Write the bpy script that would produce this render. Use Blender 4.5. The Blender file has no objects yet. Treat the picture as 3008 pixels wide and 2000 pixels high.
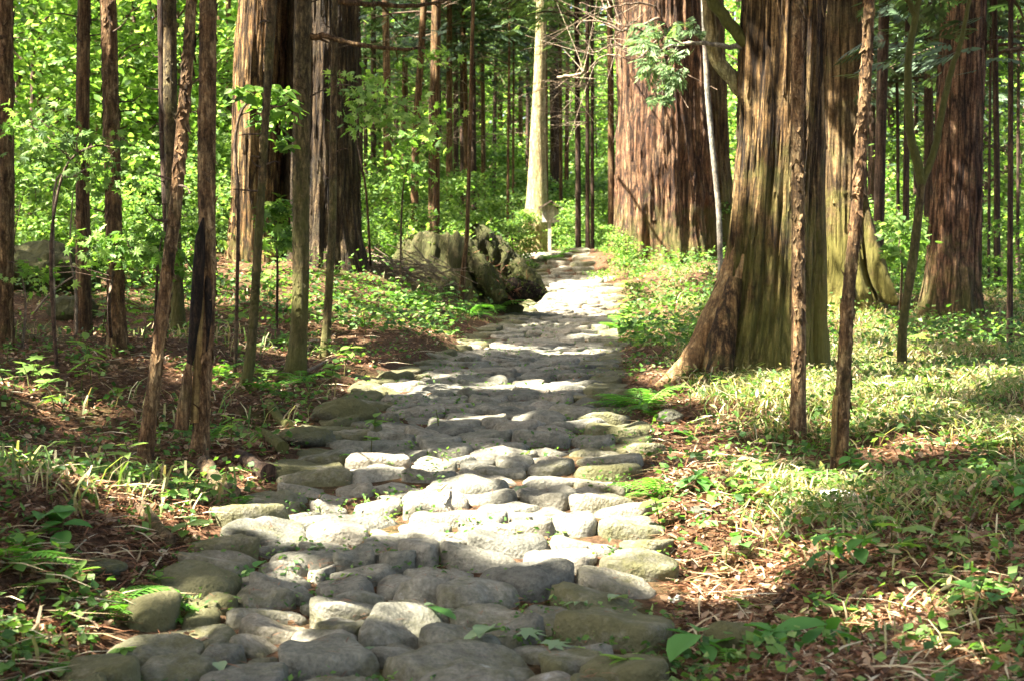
import bpy, math, random
import numpy as np
from mathutils import Vector

RND = random.Random(7)
RG = np.random.default_rng(11)
R = math.radians
scene = bpy.context.scene
COL = scene.collection

# ------------------------------------------------------------------ camera
FPX, CX, CY = 4920.0, 1504.0, 1000.0
PITCH = math.atan((1000 - 765) / FPX)
CAMZ = 1.5
cam_d = bpy.data.cameras.new('camera')
cam = bpy.data.objects.new('camera', cam_d); COL.objects.link(cam)
cam.location = (0, 0, CAMZ)
cam.rotation_euler = (R(90) - PITCH, 0, 0)
cam_d.sensor_width = 23.7
cam_d.lens = FPX / 3008 * 23.7
cam_d.clip_start = 0.05; cam_d.clip_end = 1500
cam_d.dof.use_dof = True
cam_d.dof.focus_distance = 11.5
cam_d.dof.aperture_fstop = 3.6
scene.camera = cam

# ------------------------------------------------------------------ sky, sun, exposure
SUN_EL = R(56); SUN_AZ = math.atan2(-1.0, -0.42)          # from the photo's left, a little behind the camera
SUN = np.array([math.sin(SUN_AZ) * math.cos(SUN_EL), math.cos(SUN_AZ) * math.cos(SUN_EL), math.sin(SUN_EL)])
world = bpy.data.worlds.new('World'); scene.world = world; world.use_nodes = True
wn = world.node_tree.nodes; wl = world.node_tree.links
sky = wn.new('ShaderNodeTexSky'); sky.sky_type = 'NISHITA'; sky.sun_disc = False
sky.air_density = .8; sky.dust_density = 6.0; sky.ozone_density = .2
sky.sun_elevation = SUN_EL; sky.sun_rotation = SUN_AZ
wl.new(sky.outputs[0], wn['Background'].inputs[0]); wn['Background'].inputs[1].default_value = 0.085
sun_d = bpy.data.lights.new('sun', 'SUN'); sun_d.energy = 5.0; sun_d.angle = R(0.53); sun_d.color = (1, .94, .84)
sun_o = bpy.data.objects.new('sun', sun_d); COL.objects.link(sun_o)
sun_o.rotation_euler = Vector(SUN).to_track_quat('Z', 'Y').to_euler()
sun_o.location = (-20, 0, 40)
scene.view_settings.view_transform = 'Standard'; scene.view_settings.look = 'None'
scene.view_settings.gamma = 1; scene.view_settings.use_curve_mapping = False
scene.view_settings.exposure = 3.42
scene.cycles.use_denoising = True
try: scene.cycles.denoiser = 'OPENIMAGEDENOISE'
except Exception: pass
scene.cycles.max_bounces = 7; scene.cycles.diffuse_bounces = 5; scene.cycles.glossy_bounces = 2
scene.cycles.transmission_bounces = 4; scene.cycles.transparent_max_bounces = 4

# ------------------------------------------------------------------ helpers
FWD = np.array([0, math.cos(PITCH), -math.sin(PITCH)]); UP = np.array([0, math.sin(PITCH), math.cos(PITCH)])
def ray(px, py):
    return FWD + UP * (-(py - CY) / FPX) + np.array([1., 0, 0]) * ((px - CX) / FPX)
def P(px, py, Y):
    d = ray(px, py); return np.array([0, 0, CAMZ]) + d * (Y / d[1])

def smooth(t): return t * t * (3 - 2 * t)
def hash3(x, y, z):
    n = (x * 374761393 + y * 668265263 + z * 1274126177) & 0x7fffffff
    n = ((n ^ (n >> 13)) * 1274126177) & 0x7fffffff
    n = ((n ^ (n >> 16)) * 668265263) & 0x7fffffff
    return (n & 0xffff) / 65535.0
def vnoise(p):
    p = np.asarray(p, float); i = np.floor(p).astype(np.int64); f = smooth(p - i)
    x, y, z = i[..., 0], i[..., 1], i[..., 2]; u, v, w = f[..., 0], f[..., 1], f[..., 2]
    def L(a, b, t): return a + (b - a) * t
    return L(L(L(hash3(x, y, z), hash3(x + 1, y, z), u), L(hash3(x, y + 1, z), hash3(x + 1, y + 1, z), u), v),
             L(L(hash3(x, y, z + 1), hash3(x + 1, y, z + 1), u), L(hash3(x, y + 1, z + 1), hash3(x + 1, y + 1, z + 1), u), v), w)
def n2(X, Y, s, seed=0.0):
    return vnoise(np.stack([np.asarray(X) * s + seed, np.asarray(Y) * s - seed * 1.7, np.zeros_like(np.asarray(X, float)) + seed], -1))

def make_mesh(name, V, faces, mats, midx=None, smooth_=False, attrs=None):
    V = np.ascontiguousarray(V, np.float32)
    me = bpy.data.meshes.new(name)
    me.vertices.add(len(V)); me.vertices.foreach_set('co', V.ravel())
    faces = [np.asarray(f, np.int32) for f in faces if len(f)]
    nl = sum(f.size for f in faces); npoly = sum(len(f) for f in faces)
    me.loops.add(nl); me.polygons.add(npoly)
    me.loops.foreach_set('vertex_index', np.concatenate([f.ravel() for f in faces]))
    tot = np.concatenate([np.full(len(f), f.shape[1], np.int32) for f in faces])
    st = np.zeros(npoly, np.int32); st[1:] = np.cumsum(tot)[:-1]
    me.polygons.foreach_set('loop_start', st)
    try: me.polygons.foreach_set('loop_total', tot)
    except Exception: pass
    if midx is not None: me.polygons.foreach_set('material_index', np.asarray(midx, np.int32))
    for m in mats: me.materials.append(m)
    me.polygons.foreach_set('use_smooth', np.full(npoly, bool(smooth_)))
    if attrs:
        for k, a in attrs.items():
            at = me.attributes.new(k, 'FLOAT', 'POINT'); at.data.foreach_set('value', np.asarray(a, np.float32))
    me.update(calc_edges=True)
    return me

class MB:
    def __init__(s): s.V = []; s.F3 = []; s.F4 = []; s.m3 = []; s.m4 = []; s.n = 0
    def add(s, V, F, mat=0):
        V = np.asarray(V, float).reshape(-1, 3); F = np.asarray(F, int)
        if len(V) == 0 or len(F) == 0: return
        s.V.append(V)
        if F.shape[1] == 3: s.F3.append(F + s.n); s.m3.append(np.full(len(F), mat))
        else: s.F4.append(F + s.n); s.m4.append(np.full(len(F), mat))
        s.n += len(V)
    def mesh(s, name, mats, smooth_=False, off=None, attrs=None):
        V = np.concatenate(s.V) if s.V else np.zeros((0, 3))
        if off is not None: V = V - np.asarray(off)
        fs = []; mi = []
        if s.F3: fs.append(np.concatenate(s.F3)); mi.append(np.concatenate(s.m3))
        if s.F4: fs.append(np.concatenate(s.F4)); mi.append(np.concatenate(s.m4))
        return make_mesh(name, V, fs, mats, np.concatenate(mi), smooth_, attrs)

def link(name, me, parent=None, loc=None):
    o = bpy.data.objects.new(name, me); COL.objects.link(o)
    if parent is not None: o.parent = parent
    if loc is not None: o.location = loc
    return o
def tag(o, label=None, cat=None, group=None, kind=None):
    if label: o['label'] = label
    if cat: o['category'] = cat
    if group: o['group'] = group
    if kind: o['kind'] = kind
    return o
def thing(name, label, cat, loc, group=None, rz=0):
    o = bpy.data.objects.new(name, None); COL.objects.link(o); o.location = loc; o.rotation_euler = (0, 0, rz)
    o.empty_display_size = .2
    return tag(o, label, cat, group)

def inst(TV, TF, M, T):
    """template verts (k,3) at n transforms"""
    n = len(T); k = len(TV)
    V = np.einsum('nij,kj->nki', M, TV) + T[:, None, :]
    F = (TF[None] + (np.arange(n) * k)[:, None, None]).reshape(-1, TF.shape[1])
    return V.reshape(-1, 3), F
def unit(v): return v / np.maximum(np.linalg.norm(v, axis=-1, keepdims=True), 1e-9)
def frames(d, up, scale):
    """columns: x = side, y = along d, z = normal near up"""
    d = unit(d); x = unit(np.cross(d, up)); z = np.cross(x, d)
    M = np.stack([x, d, z], -1)
    s = np.asarray(scale, float)
    return M * (s[:, None, None] if s.ndim == 1 else s[:, None, :])

def tube(pts, rad, segs=8, cap=True):
    pts = np.asarray(pts, float); rad = np.broadcast_to(np.asarray(rad, float), (len(pts),))
    t = np.gradient(pts, axis=0); t = unit(t)
    ref = np.array([0.31, 0.95, 0.05]) if abs(t[0][2]) > .6 else np.array([0.05, 0.1, 1.0])
    x = unit(np.cross(t, ref)); y = np.cross(t, x)
    a = np.linspace(0, 2 * np.pi, segs, endpoint=False)
    V = pts[:, None] + rad[:, None, None] * (np.cos(a)[None, :, None] * x[:, None] + np.sin(a)[None, :, None] * y[:, None])
    n = len(pts); i = np.arange(n - 1)[:, None] * segs; j = np.arange(segs)[None]; k = (j + 1) % segs
    F = np.stack([i + j, i + k, i + segs + k, i + segs + j], -1).reshape(-1, 4)
    V = V.reshape(-1, 3)
    return V, F
def curve(pts, n):
    """Catmull-Rom through pts -> n samples"""
    p = np.asarray(pts, float); m = len(p)
    if m == 2: return p[0] + (p[1] - p[0]) * np.linspace(0, 1, n)[:, None]
    q = np.vstack([2 * p[0] - p[1], p, 2 * p[-1] - p[-2]])
    t = np.linspace(0, m - 1 - 1e-6, n); i = t.astype(int); f = (t - i)[:, None]
    a, b, c, d = q[i], q[i + 1], q[i + 2], q[i + 3]
    return .5 * (2 * b + (c - a) * f + (2 * a - 5 * b + 4 * c - d) * f ** 2 + (3 * b - a - 3 * c + d) * f ** 3)

# ------------------------------------------------------------------ materials
def newmat(name):
    m = bpy.data.materials.new(name); m.use_nodes = True
    nt = m.node_tree; nt.nodes.clear(); return m, nt.nodes, nt.links
def ramp(nodes, stops):
    r = nodes.new('ShaderNodeValToRGB'); e = r.color_ramp.elements
    while len(e) < len(stops): e.new(.5)
    for k, (p, c) in enumerate(stops): e[k].position = p; e[k].color = (*c, 1)
    return r
def noise_node(nodes, links, vec, scale, detail=4, rough=.6, dist=0):
    n = nodes.new('ShaderNodeTexNoise'); n.inputs['Scale'].default_value = scale; n.inputs['Detail'].default_value = detail
    n.inputs['Roughness'].default_value = rough; n.inputs['Distortion'].default_value = dist
    if vec is not None: links.new(vec, n.inputs['Vector'])
    return n
def math_node(nodes, links, op, a, b=None, clamp=False):
    n = nodes.new('ShaderNodeMath'); n.operation = op; n.use_clamp = clamp
    for k, v in enumerate((a, b)):
        if v is None: continue
        if isinstance(v, (int, float)): n.inputs[k].default_value = v
        else: links.new(v, n.inputs[k])
    return n.outputs[0]
def mix_rgb(nodes, links, fac, a, b, mode='MIX'):
    n = nodes.new('ShaderNodeMix'); n.data_type = 'RGBA'; n.blend_type = mode
    for k, v in ((0, fac), (6, a), (7, b)):
        if isinstance(v, (int, float)): n.inputs[k].default_value = v
        elif isinstance(v, tuple): n.inputs[k].default_value = (*v, 1)
        else: links.new(v, n.inputs[k])
    return n.outputs[2]

def leaf_mat(name, stops, transl=.45, gloss=.35, tboost=(1.25, 1.35, .6)):
    m, N, L = newmat(name)
    geo = N.new('ShaderNodeNewGeometry'); info = N.new('ShaderNodeObjectInfo')
    r0 = math_node(N, L, 'ADD', geo.outputs['Random Per Island'], math_node(N, L, 'MULTIPLY', info.outputs['Random'], .35))
    r0 = math_node(N, L, 'FRACT', r0)
    cr = ramp(N, stops); L.new(r0, cr.inputs[0])
    dif = N.new('ShaderNodeBsdfPrincipled'); dif.inputs['Roughness'].default_value = .58
    dif.inputs['Specular IOR Level'].default_value = gloss
    L.new(cr.outputs[0], dif.inputs['Base Color'])
    tr = N.new('ShaderNodeBsdfTranslucent')
    tc = mix_rgb(N, L, 1.0, cr.outputs[0], tboost, 'MULTIPLY'); L.new(tc, tr.inputs['Color'])
    mx = N.new('ShaderNodeMixShader'); mx.inputs[0].default_value = transl
    L.new(dif.outputs[0], mx.inputs[1]); L.new(tr.outputs[0], mx.inputs[2])
    out = N.new('ShaderNodeOutputMaterial'); L.new(mx.outputs[0], out.inputs[0])
    return m

def bark_mat(name, c_dark, c_mid, c_light, moss=0.0, moss_h=1.5, scale=1.0, moss_col=(.085, .085, .018), bump=.7, rough=.9, zs=.11, crack=16, bdist=.03, ckw=.16, ckd=.6):
    m, N, L = newmat(name)
    tc = N.new('ShaderNodeTexCoord'); info = N.new('ShaderNodeObjectInfo')
    mp = N.new('ShaderNodeMapping'); mp.inputs['Scale'].default_value = (1, 1, zs)
    add = N.new('ShaderNodeVectorMath'); add.operation = 'ADD'
    cmb = N.new('ShaderNodeCombineXYZ')
    off = math_node(N, L, 'MULTIPLY', info.outputs['Random'], 37.0)
    for k in range(3): L.new(off, cmb.inputs[k])
    L.new(tc.outputs['Object'], add.inputs[0]); L.new(cmb.outputs[0], add.inputs[1])
    L.new(add.outputs[0], mp.inputs['Vector'])
    n1 = noise_node(N, L, mp.outputs[0], 22 * scale, 6, .68, .4)
    n2_ = noise_node(N, L, mp.outputs[0], 70 * scale, 5, .7)
    n3 = noise_node(N, L, add.outputs[0], 1.6, 3, .6)
    f = math_node(N, L, 'ADD', math_node(N, L, 'MULTIPLY', n1.outputs[0], .65), math_node(N, L, 'MULTIPLY', n2_.outputs[0], .35))
    cr = ramp(N, [(.38, c_dark), (.50, c_mid), (.63, c_light)]); L.new(f, cr.inputs[0])
    tone = ramp(N, [(.25, (.62, .60, .60)), (.42, (1.0, .92, .80)), (.58, (.92, .98, .92)), (.75, (1.32, 1.2, 1.06))]); L.new(n3.outputs[0], tone.inputs[0])
    col = mix_rgb(N, L, 1.0, cr.outputs[0], tone.outputs[0], 'MULTIPLY')
    n5 = noise_node(N, L, add.outputs[0], 28, 6, .8)
    blot = ramp(N, [(.34, (.36, .35, .34)), (.5, (1, 1, 1)), (.64, (1.7, 1.66, 1.55))]); L.new(n5.outputs[0], blot.inputs[0])
    col = mix_rgb(N, L, .75, col, blot.outputs[0], 'MULTIPLY')
    wob = N.new('ShaderNodeVectorMath'); wob.operation = 'MULTIPLY_ADD'; L.new(n1.outputs['Color'], wob.inputs[0]); wob.inputs[1].default_value = (.10, .10, .05); L.new(mp.outputs[0], wob.inputs[2])
    vo = N.new('ShaderNodeTexVoronoi'); vo.feature = 'DISTANCE_TO_EDGE'; vo.inputs['Scale'].default_value = crack; L.new(wob.outputs[0], vo.inputs['Vector'])
    ck = N.new('ShaderNodeMapRange'); ck.inputs[1].default_value = .0; ck.inputs[2].default_value = ckw; L.new(vo.outputs['Distance'], ck.inputs[0])
    cmix = math_node(N, L, 'ADD', math_node(N, L, 'MULTIPLY', ck.outputs[0], ckd), 1 - ckd)
    col = mix_rgb(N, L, cmix, tuple(x * .6 for x in c_dark), col)
    f = math_node(N, L, 'ADD', math_node(N, L, 'MULTIPLY', f, 1.0), math_node(N, L, 'MULTIPLY', ck.outputs[0], .35))
    f = math_node(N, L, 'ADD', f, math_node(N, L, 'MULTIPLY', n5.outputs[0], .3))
    if moss > 0:
        n4 = noise_node(N, L, add.outputs[0], 3.2, 6, .72, .3)
        sep = N.new('ShaderNodeSeparateXYZ'); L.new(tc.outputs['Object'], sep.inputs[0])
        hz = math_node(N, L, 'DIVIDE', sep.outputs[2], moss_h)
        hz = math_node(N, L, 'SUBTRACT', 1.0, hz, True)
        k = math_node(N, L, 'ADD', math_node(N, L, 'MULTIPLY', hz, .55 * moss), moss * .16)
        k = math_node(N, L, 'ADD', n4.outputs[0], k)
        mr = N.new('ShaderNodeMapRange'); mr.inputs[1].default_value = .66; mr.inputs[2].default_value = .92
        L.new(k, mr.inputs[0])
        mc = mix_rgb(N, L, n2_.outputs[0], tuple(x * .45 for x in moss_col), tuple(x * 1.5 for x in moss_col))
        col = mix_rgb(N, L, math_node(N, L, 'MULTIPLY', mr.outputs[0], .8), col, mc)
    bs = N.new('ShaderNodeBsdfPrincipled'); bs.inputs['Roughness'].default_value = rough
    bs.inputs['Specular IOR Level'].default_value = .25
    L.new(col, bs.inputs['Base Color'])
    bp = N.new('ShaderNodeBump'); bp.inputs['Strength'].default_value = bump; bp.inputs['Distance'].default_value = bdist
    L.new(f, bp.inputs['Height']); L.new(bp.outputs[0], bs.inputs['Normal'])
    out = N.new('ShaderNodeOutputMaterial'); L.new(bs.outputs[0], out.inputs[0])
    return m

def rock_mat(name, c0, c1, moss_attr=True, lichen=.0, tintamt=.3):
    m, N, L = newmat(name)
    tc = N.new('ShaderNodeTexCoord'); info = N.new('ShaderNodeObjectInfo'); geo = N.new('ShaderNodeNewGeometry')
    pos = geo.outputs['Position']
    n1 = noise_node(N, L, pos, 8, 6, .72); nb = noise_node(N, L, pos, 30, 6, .8); nl = noise_node(N, L, pos, 2.6, 5, .7, .5)
    vo = N.new('ShaderNodeTexVoronoi'); vo.inputs['Scale'].default_value = 55; L.new(pos, vo.inputs['Vector'])
    cr = ramp(N, [(.3, c0), (.7, c1)]); L.new(n1.outputs[0], cr.inputs[0])
    fine = ramp(N, [(.28, (.42, .42, .40)), (.5, (.95, .95, .95)), (.75, (1.4, 1.4, 1.4))]); L.new(nb.outputs[0], fine.inputs[0])
    col = mix_rgb(N, L, 1.0, cr.outputs[0], fine.outputs[0], 'MULTIPLY')
    rnd = math_node(N, L, 'FRACT', math_node(N, L, 'ADD', info.outputs['Random'], geo.outputs['Random Per Island']))
    tint = ramp(N, [(0, (.50, .51, .49)), (.3, (1.0, .98, .90)), (.5, (1.15, 1.06, .95)), (.72, (.78, .79, .72)), (1, (1.25, 1.2, 1.12))])
    L.new(rnd, tint.inputs[0])
    col = mix_rgb(N, L, 1.0, col, tint.outputs[0], 'MULTIPLY')
    # pale lichen spots
    lm = N.new('ShaderNodeMapRange'); lm.inputs[1].default_value = .66 - lichen; lm.inputs[2].default_value = .72 - lichen
    L.new(nl.outputs[0], lm.inputs[0])
    col = mix_rgb(N, L, math_node(N, L, 'MULTIPLY', lm.outputs[0], .7), col, (.44, .44, .39))
    if moss_attr:
        at = N.new('ShaderNodeAttribute'); at.attribute_name = 'moss'
        nm = noise_node(N, L, pos, 7, 6, .75)
        k = math_node(N, L, 'ADD', math_node(N, L, 'MULTIPLY', at.outputs['Fac'], .62), nm.outputs[0])
        mr = N.new('ShaderNodeMapRange'); mr.inputs[1].default_value = .72; mr.inputs[2].default_value = .98
        L.new(k, mr.inputs[0])
        mc = mix_rgb(N, L, nb.outputs[0], (.035, .036, .010), (.125, .115, .03))
        col = mix_rgb(N, L, math_node(N, L, 'MULTIPLY', mr.outputs[0], .82), col, mc)
    bs = N.new('ShaderNodeBsdfPrincipled'); bs.inputs['Roughness'].default_value = .82; bs.inputs['Specular IOR Level'].default_value = .3
    L.new(col, bs.inputs['Base Color'])
    h = math_node(N, L, 'ADD', math_node(N, L, 'MULTIPLY', nb.outputs[0], .6), math_node(N, L, 'MULTIPLY', vo.outputs['Distance'], .35))
    h = math_node(N, L, 'ADD', h, math_node(N, L, 'MULTIPLY', n1.outputs[0], 1.2))
    bp = N.new('ShaderNodeBump'); bp.inputs['Strength'].default_value = .8; bp.inputs['Distance'].default_value = .024
    L.new(h, bp.inputs['Height']); L.new(bp.outputs[0], bs.inputs['Normal'])
    out = N.new('ShaderNodeOutputMaterial'); L.new(bs.outputs[0], out.inputs[0])
    return m

def soil_mat():
    m, N, L = newmat('forest_soil')
    geo = N.new('ShaderNodeNewGeometry'); pos = geo.outputs['Position']
    n1 = noise_node(N, L, pos, 1.1, 5, .65); n2_ = noise_node(N, L, pos, 34, 5, .75); n3 = noise_node(N, L, pos, .6, 4, .6)
    vo = N.new('ShaderNodeTexVoronoi'); vo.inputs['Scale'].default_value = 26; L.new(pos, vo.inputs['Vector'])
    cr = ramp(N, [(.3, (.030, .018, .010)), (.5, (.085, .046, .024)), (.72, (.17, .10, .055))]); L.new(n2_.outputs[0], cr.inputs[0])
    lit = mix_rgb(N, L, .45, cr.outputs[0], vo.outputs['Distance'], 'OVERLAY')
    gr = ramp(N, [(.50, (0, 0, 0)), (.66, (1, 1, 1))]); L.new(n1.outputs[0], gr.inputs[0])
    gc = mix_rgb(N, L, n2_.outputs[0], (.02, .035, .008), (.09, .12, .025))
    col = mix_rgb(N, L, math_node(N, L, 'MULTIPLY', gr.outputs[0], .55), lit, gc)
    bs = N.new('ShaderNodeBsdfPrincipled'); bs.inputs['Roughness'].default_value = .95; bs.inputs['Specular IOR Level'].default_value = .1
    L.new(col, bs.inputs['Base Color'])
    bp = N.new('ShaderNodeBump'); bp.inputs['Strength'].default_value = .9; bp.inputs['Distance'].default_value = .04
    L.new(n2_.outputs[0], bp.inputs['Height']); L.new(bp.outputs[0], bs.inputs['Normal'])
    out = N.new('ShaderNodeOutputMaterial'); L.new(bs.outputs[0], out.inputs[0])
    return m

M = {}
M['soil'] = soil_mat()
M['stone'] = rock_mat('path_stone', (.10, .096, .072), (.28, .265, .215))
M['rock'] = rock_mat('mossy_rock', (.05, .05, .036), (.14, .135, .10), True, -.12)
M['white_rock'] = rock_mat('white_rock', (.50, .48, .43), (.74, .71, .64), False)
M['bark'] = bark_mat('bark_brown', (.026, .014, .006), (.110, .060, .026), (.26, .17, .085), moss=.12, moss_h=4)
M['bark_flaky'] = bark_mat('bark_flaky', (.028, .016, .007), (.125, .072, .032), (.34, .235, .125), moss=.18, moss_h=4, zs=.22, crack=22, ckd=.4, ckw=.1)
M['bark_moss'] = bark_mat('bark_mossy', (.028, .020, .010), (.095, .068, .032), (.21, .155, .08), moss=.55, moss_h=3, zs=.3)
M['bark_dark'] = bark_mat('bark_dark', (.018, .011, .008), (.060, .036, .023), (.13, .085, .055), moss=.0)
M['cedar'] = bark_mat('cedar_bark', (.016, .010, .005), (.150, .086, .034), (.40, .265, .12), moss=.32, moss_h=1.6, scale=.8, bump=1.0, zs=.10, crack=9, bdist=.06, ckw=.11, ckd=.9)
M['cedar_mossfoot'] = bark_mat('cedar_bark_mossfoot', (.016, .010, .005), (.125, .075, .030), (.36, .245, .115), moss=.62, moss_h=2.4, scale=.8, bump=1.0, zs=.08, crack=9, bdist=.06, ckw=.11, ckd=.9, moss_col=(.13, .125, .025))
M['cedar_red'] = bark_mat('cedar_bark_red', (.016, .009, .006), (.115, .060, .032), (.30, .19, .115), moss=.5, moss_h=1.5, scale=.8, bump=1.0, zs=.10, crack=9, bdist=.06, ckw=.11, ckd=.9)
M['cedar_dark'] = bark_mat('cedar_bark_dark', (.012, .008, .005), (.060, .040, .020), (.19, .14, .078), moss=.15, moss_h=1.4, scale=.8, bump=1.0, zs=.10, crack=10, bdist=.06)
M['root_bare'] = bark_mat('bare_root', (.09, .05, .022), (.24, .145, .065), (.42, .29, .15), moss=.12, moss_h=.8, zs=.1)
M['cedar_moss'] = bark_mat('cedar_bark_mossy', (.022, .014, .007), (.115, .075, .034), (.25, .18, .09), moss=.75, moss_h=2.0, scale=.8, bump=.9, zs=.1, moss_col=(.12, .11, .02), crack=10, bdist=.05)
M['pale_bark'] = bark_mat('pale_bark', (.14, .11, .05), (.30, .25, .13), (.50, .44, .27), moss=.35, moss_h=3, moss_col=(.26, .25, .05), zs=.2)
M['grey_bark'] = bark_mat('grey_bark', (.10, .09, .075), (.20, .18, .15), (.34, .31, .26), moss=.1, zs=.4, bump=.3)
M['limb_moss'] = bark_mat('mossy_limb', (.035, .035, .012), (.10, .10, .03), (.17, .155, .06), moss=.8, moss_h=30, zs=.4)
M['charred'] = bark_mat('charred_wood', (.006, .004, .003), (.020, .014, .009), (.065, .042, .025), zs=.25, scale=1.6, rough=.97)
M['inner'] = bark_mat('bare_wood', (.14, .085, .03), (.26, .17, .065), (.38, .27, .12), moss=.15, moss_h=1.6, zs=.06)
M['stump'] = bark_mat('stump_wood', (.014, .010, .006), (.06, .042, .022), (.13, .095, .052), moss=.75, moss_h=3.0, zs=.25, bump=1.0, moss_col=(.055, .06, .014), crack=8, bdist=.05)
M['twig'] = bark_mat('dead_twig', (.12, .085, .06), (.24, .18, .13), (.40, .32, .25), zs=.5)
M['twig_dark'] = bark_mat('dark_twig', (.04, .025, .018), (.10, .066, .045), (.18, .13, .09), zs=.5)
M['log'] = bark_mat('fallen_log', (.045, .028, .016), (.14, .09, .05), (.29, .205, .125), moss=.25, moss_h=4, zs=.5)
M['board'] = bark_mat('weathered_board', (.30, .23, .21), (.46, .38, .35), (.60, .53, .50), zs=.08, bump=.25)
M['roof'] = bark_mat('roof_board', (.05, .032, .024), (.12, .082, .062), (.21, .15, .115), zs=.5, bump=.25)
M['leaf_bright'] = leaf_mat('leaf_bright', [(0, (.045, .10, .018)), (.3, (.085, .18, .026)), (.65, (.15, .275, .045)), (.9, (.25, .38, .09)), (1, (.38, .48, .2))], .58, .35, (1.35, 1.35, .75))
M['leaf_mid'] = leaf_mat('leaf_mid', [(0, (.05, .105, .022)), (.4, (.095, .185, .034)), (.8, (.155, .26, .055)), (1, (.25, .36, .11))], .5, .3, (1.3, 1.3, .75))
M['leaf_blue'] = leaf_mat('leaf_cool', [(0, (.03, .095, .03)), (.5, (.05, .15, .045)), (1, (.10, .22, .075))], .45)
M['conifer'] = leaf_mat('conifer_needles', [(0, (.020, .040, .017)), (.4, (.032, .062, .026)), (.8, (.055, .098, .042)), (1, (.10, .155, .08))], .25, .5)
M['conifer_lit'] = leaf_mat('conifer_painted_lit', [(0, (.045, .085, .025)), (.5, (.085, .15, .045)), (1, (.18, .27, .10))], .42, .3, (1.3, 1.3, .7))  # lighter copy of the needle colour, sunlight painted in
M['grass'] = leaf_mat('dwarf_bamboo', [(0, (.07, .125, .025)), (.25, (.12, .19, .04)), (.42, (.22, .25, .08)), (.58, (.36, .31, .16)), (.74, (.24, .16, .09)), (.86, (.42, .36, .2)), (1, (.60, .54, .36))], .42, .4)
M['weed'] = leaf_mat('weed_leaf', [(0, (.03, .08, .016)), (.4, (.065, .145, .026)), (.8, (.12, .22, .042)), (1, (.23, .33, .10))], .45)
M['fern'] = leaf_mat('fern_leaf', [(0, (.06, .17, .02)), (.5, (.10, .26, .025)), (1, (.18, .36, .05))], .5)
M['big_leaf'] = leaf_mat('broad_leaf', [(0, (.035, .12, .022)), (.5, (.06, .18, .03)), (1, (.10, .25, .045))], .4, .5)
M['fallen_green'] = leaf_mat('fallen_green_leaf', [(0, (.10, .17, .07)), (.5, (.17, .25, .12)), (1, (.25, .33, .18))], .3)
M['litter'] = leaf_mat('dry_leaf', [(0, (.06, .032, .016)), (.3, (.13, .07, .034)), (.6, (.23, .135, .068)), (.85, (.33, .22, .125)), (1, (.46, .35, .23))], .25, .3, (1.1, .9, .7))
M['moss_leaf'] = leaf_mat('moss_leaf', [(0, (.03, .045, .010)), (.5, (.06, .08, .016)), (1, (.11, .14, .03))], .3, .2)
M['needle'] = leaf_mat('cedar_litter', [(0, (.06, .026, .013)), (.5, (.15, .065, .030)), (1, (.27, .13, .065))], .1, .2, (1, 1, 1))
M['straw'] = leaf_mat('straw', [(0, (.24, .17, .08)), (.5, (.38, .30, .16)), (1, (.55, .48, .32))], .2, .3, (1, 1, 1))

# ------------------------------------------------------------------ terrain
K = 3008 / 2358.0
PZ = [-60, 0, 4, 5, 6, 7, 7.7, 8.6, 10.6, 13.7, 17.5, 21, 25, 29, 34, 40, 46, 60]
PH = [-.6, -.2, -.04, -.02, 0, .04, .13, .2, .36, .45, .48, .49, .56, .80, 1.15, 1.46, 1.7, 2.3]
EY = [-20, 4, 6.15, 7.07, 7.7, 8.6, 10.7, 13.7, 17.5, 25, 29.5, 34, 40, 43, 48]
EL = [-1.2, -1.72, -1.64, -1.58, -1.55, -1.47, -1.36, -1.30, -.80, -.25, .28, .36, -.05, -.6, -2.0]
ER = [.9, .55, .59, .64, .69, .72, .85, .92, 1.15, 1.63, 2.0, 1.86, 1.25, .8, -.6]
def pathh(Y): return np.interp(Y, PZ, PH)
def pathL(Y): return np.interp(Y, EY, EL)
def pathR(Y): return np.interp(Y, EY, ER)
ctrl = []
for y in [-30, -10, 0, 3, 4.5, 6, 7, 7.7, 8.6, 10, 11.5, 13.7, 16, 18.5, 21, 24, 27, 30, 34, 38, 42, 46]:
    for t in (0.0, .5, 1.0):
        x = pathL(y) * (1 - t) + pathR(y) * t
        ctrl.append((x, y, pathh(y)))
for x, y, z in [(20, 790, 16), (190, 775, 15.5), (265, 785, 15), (410, 762, 17), (560, 898, 12.5), (678, 847, 14), (749, 815, 15.5),
                (333, 1082, 9.7), (459, 1050, 10.2), (0, 1100, 7.7), (0, 1250, 6.8), (0, 900, 11.2), (100, 1480, 6.3), (0, 1420, 6.5), (150, 1000, 10.8),
                (600, 690, 20), (300, 690, 19), (660, 592, 24), (800, 605, 24), (870, 600, 26), (900, 500, 46), (1100, 540, 50), (1180, 575, 46), (100, 620, 22), (300, 570, 25), (0, 570, 28),
                (930, 685, 26), (1030, 695, 25.5), (1240, 700, 28), (560, 1130, 9.4), (900, 760, 18.5),
                (1750, 880, 14.3), (1837, 1000, 11.3), (1932, 1086, 10), (2080, 862, 15), (2190, 735, 23), (1970, 690, 24), (2050, 680, 24), (1540, 584, 35), (1460, 578, 35), (1640, 584, 36), (1265, 577, 40), (1550, 705, 23), (1600, 632, 28), (1500, 612, 31), (1470, 640, 28.5), (1225, 545, 43), (1332, 570, 36), (2300, 770, 22), (2300, 710, 32),
                (2000, 640, 45), (2200, 655, 60), (2300, 1150, 8.2), (2400, 1290, 7.3), (2358, 1450, 6.4), (1700, 1400, 7.1), (1620, 1345, 7.7),
                (1600, 1480, 6.5), (1700, 1150, 8.8), (2200, 980, 11.2), (1900, 1250, 7.9), (2358, 900, 13)]:
    p = P(x * K, y * K, z); ctrl.append(tuple(p))
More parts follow.
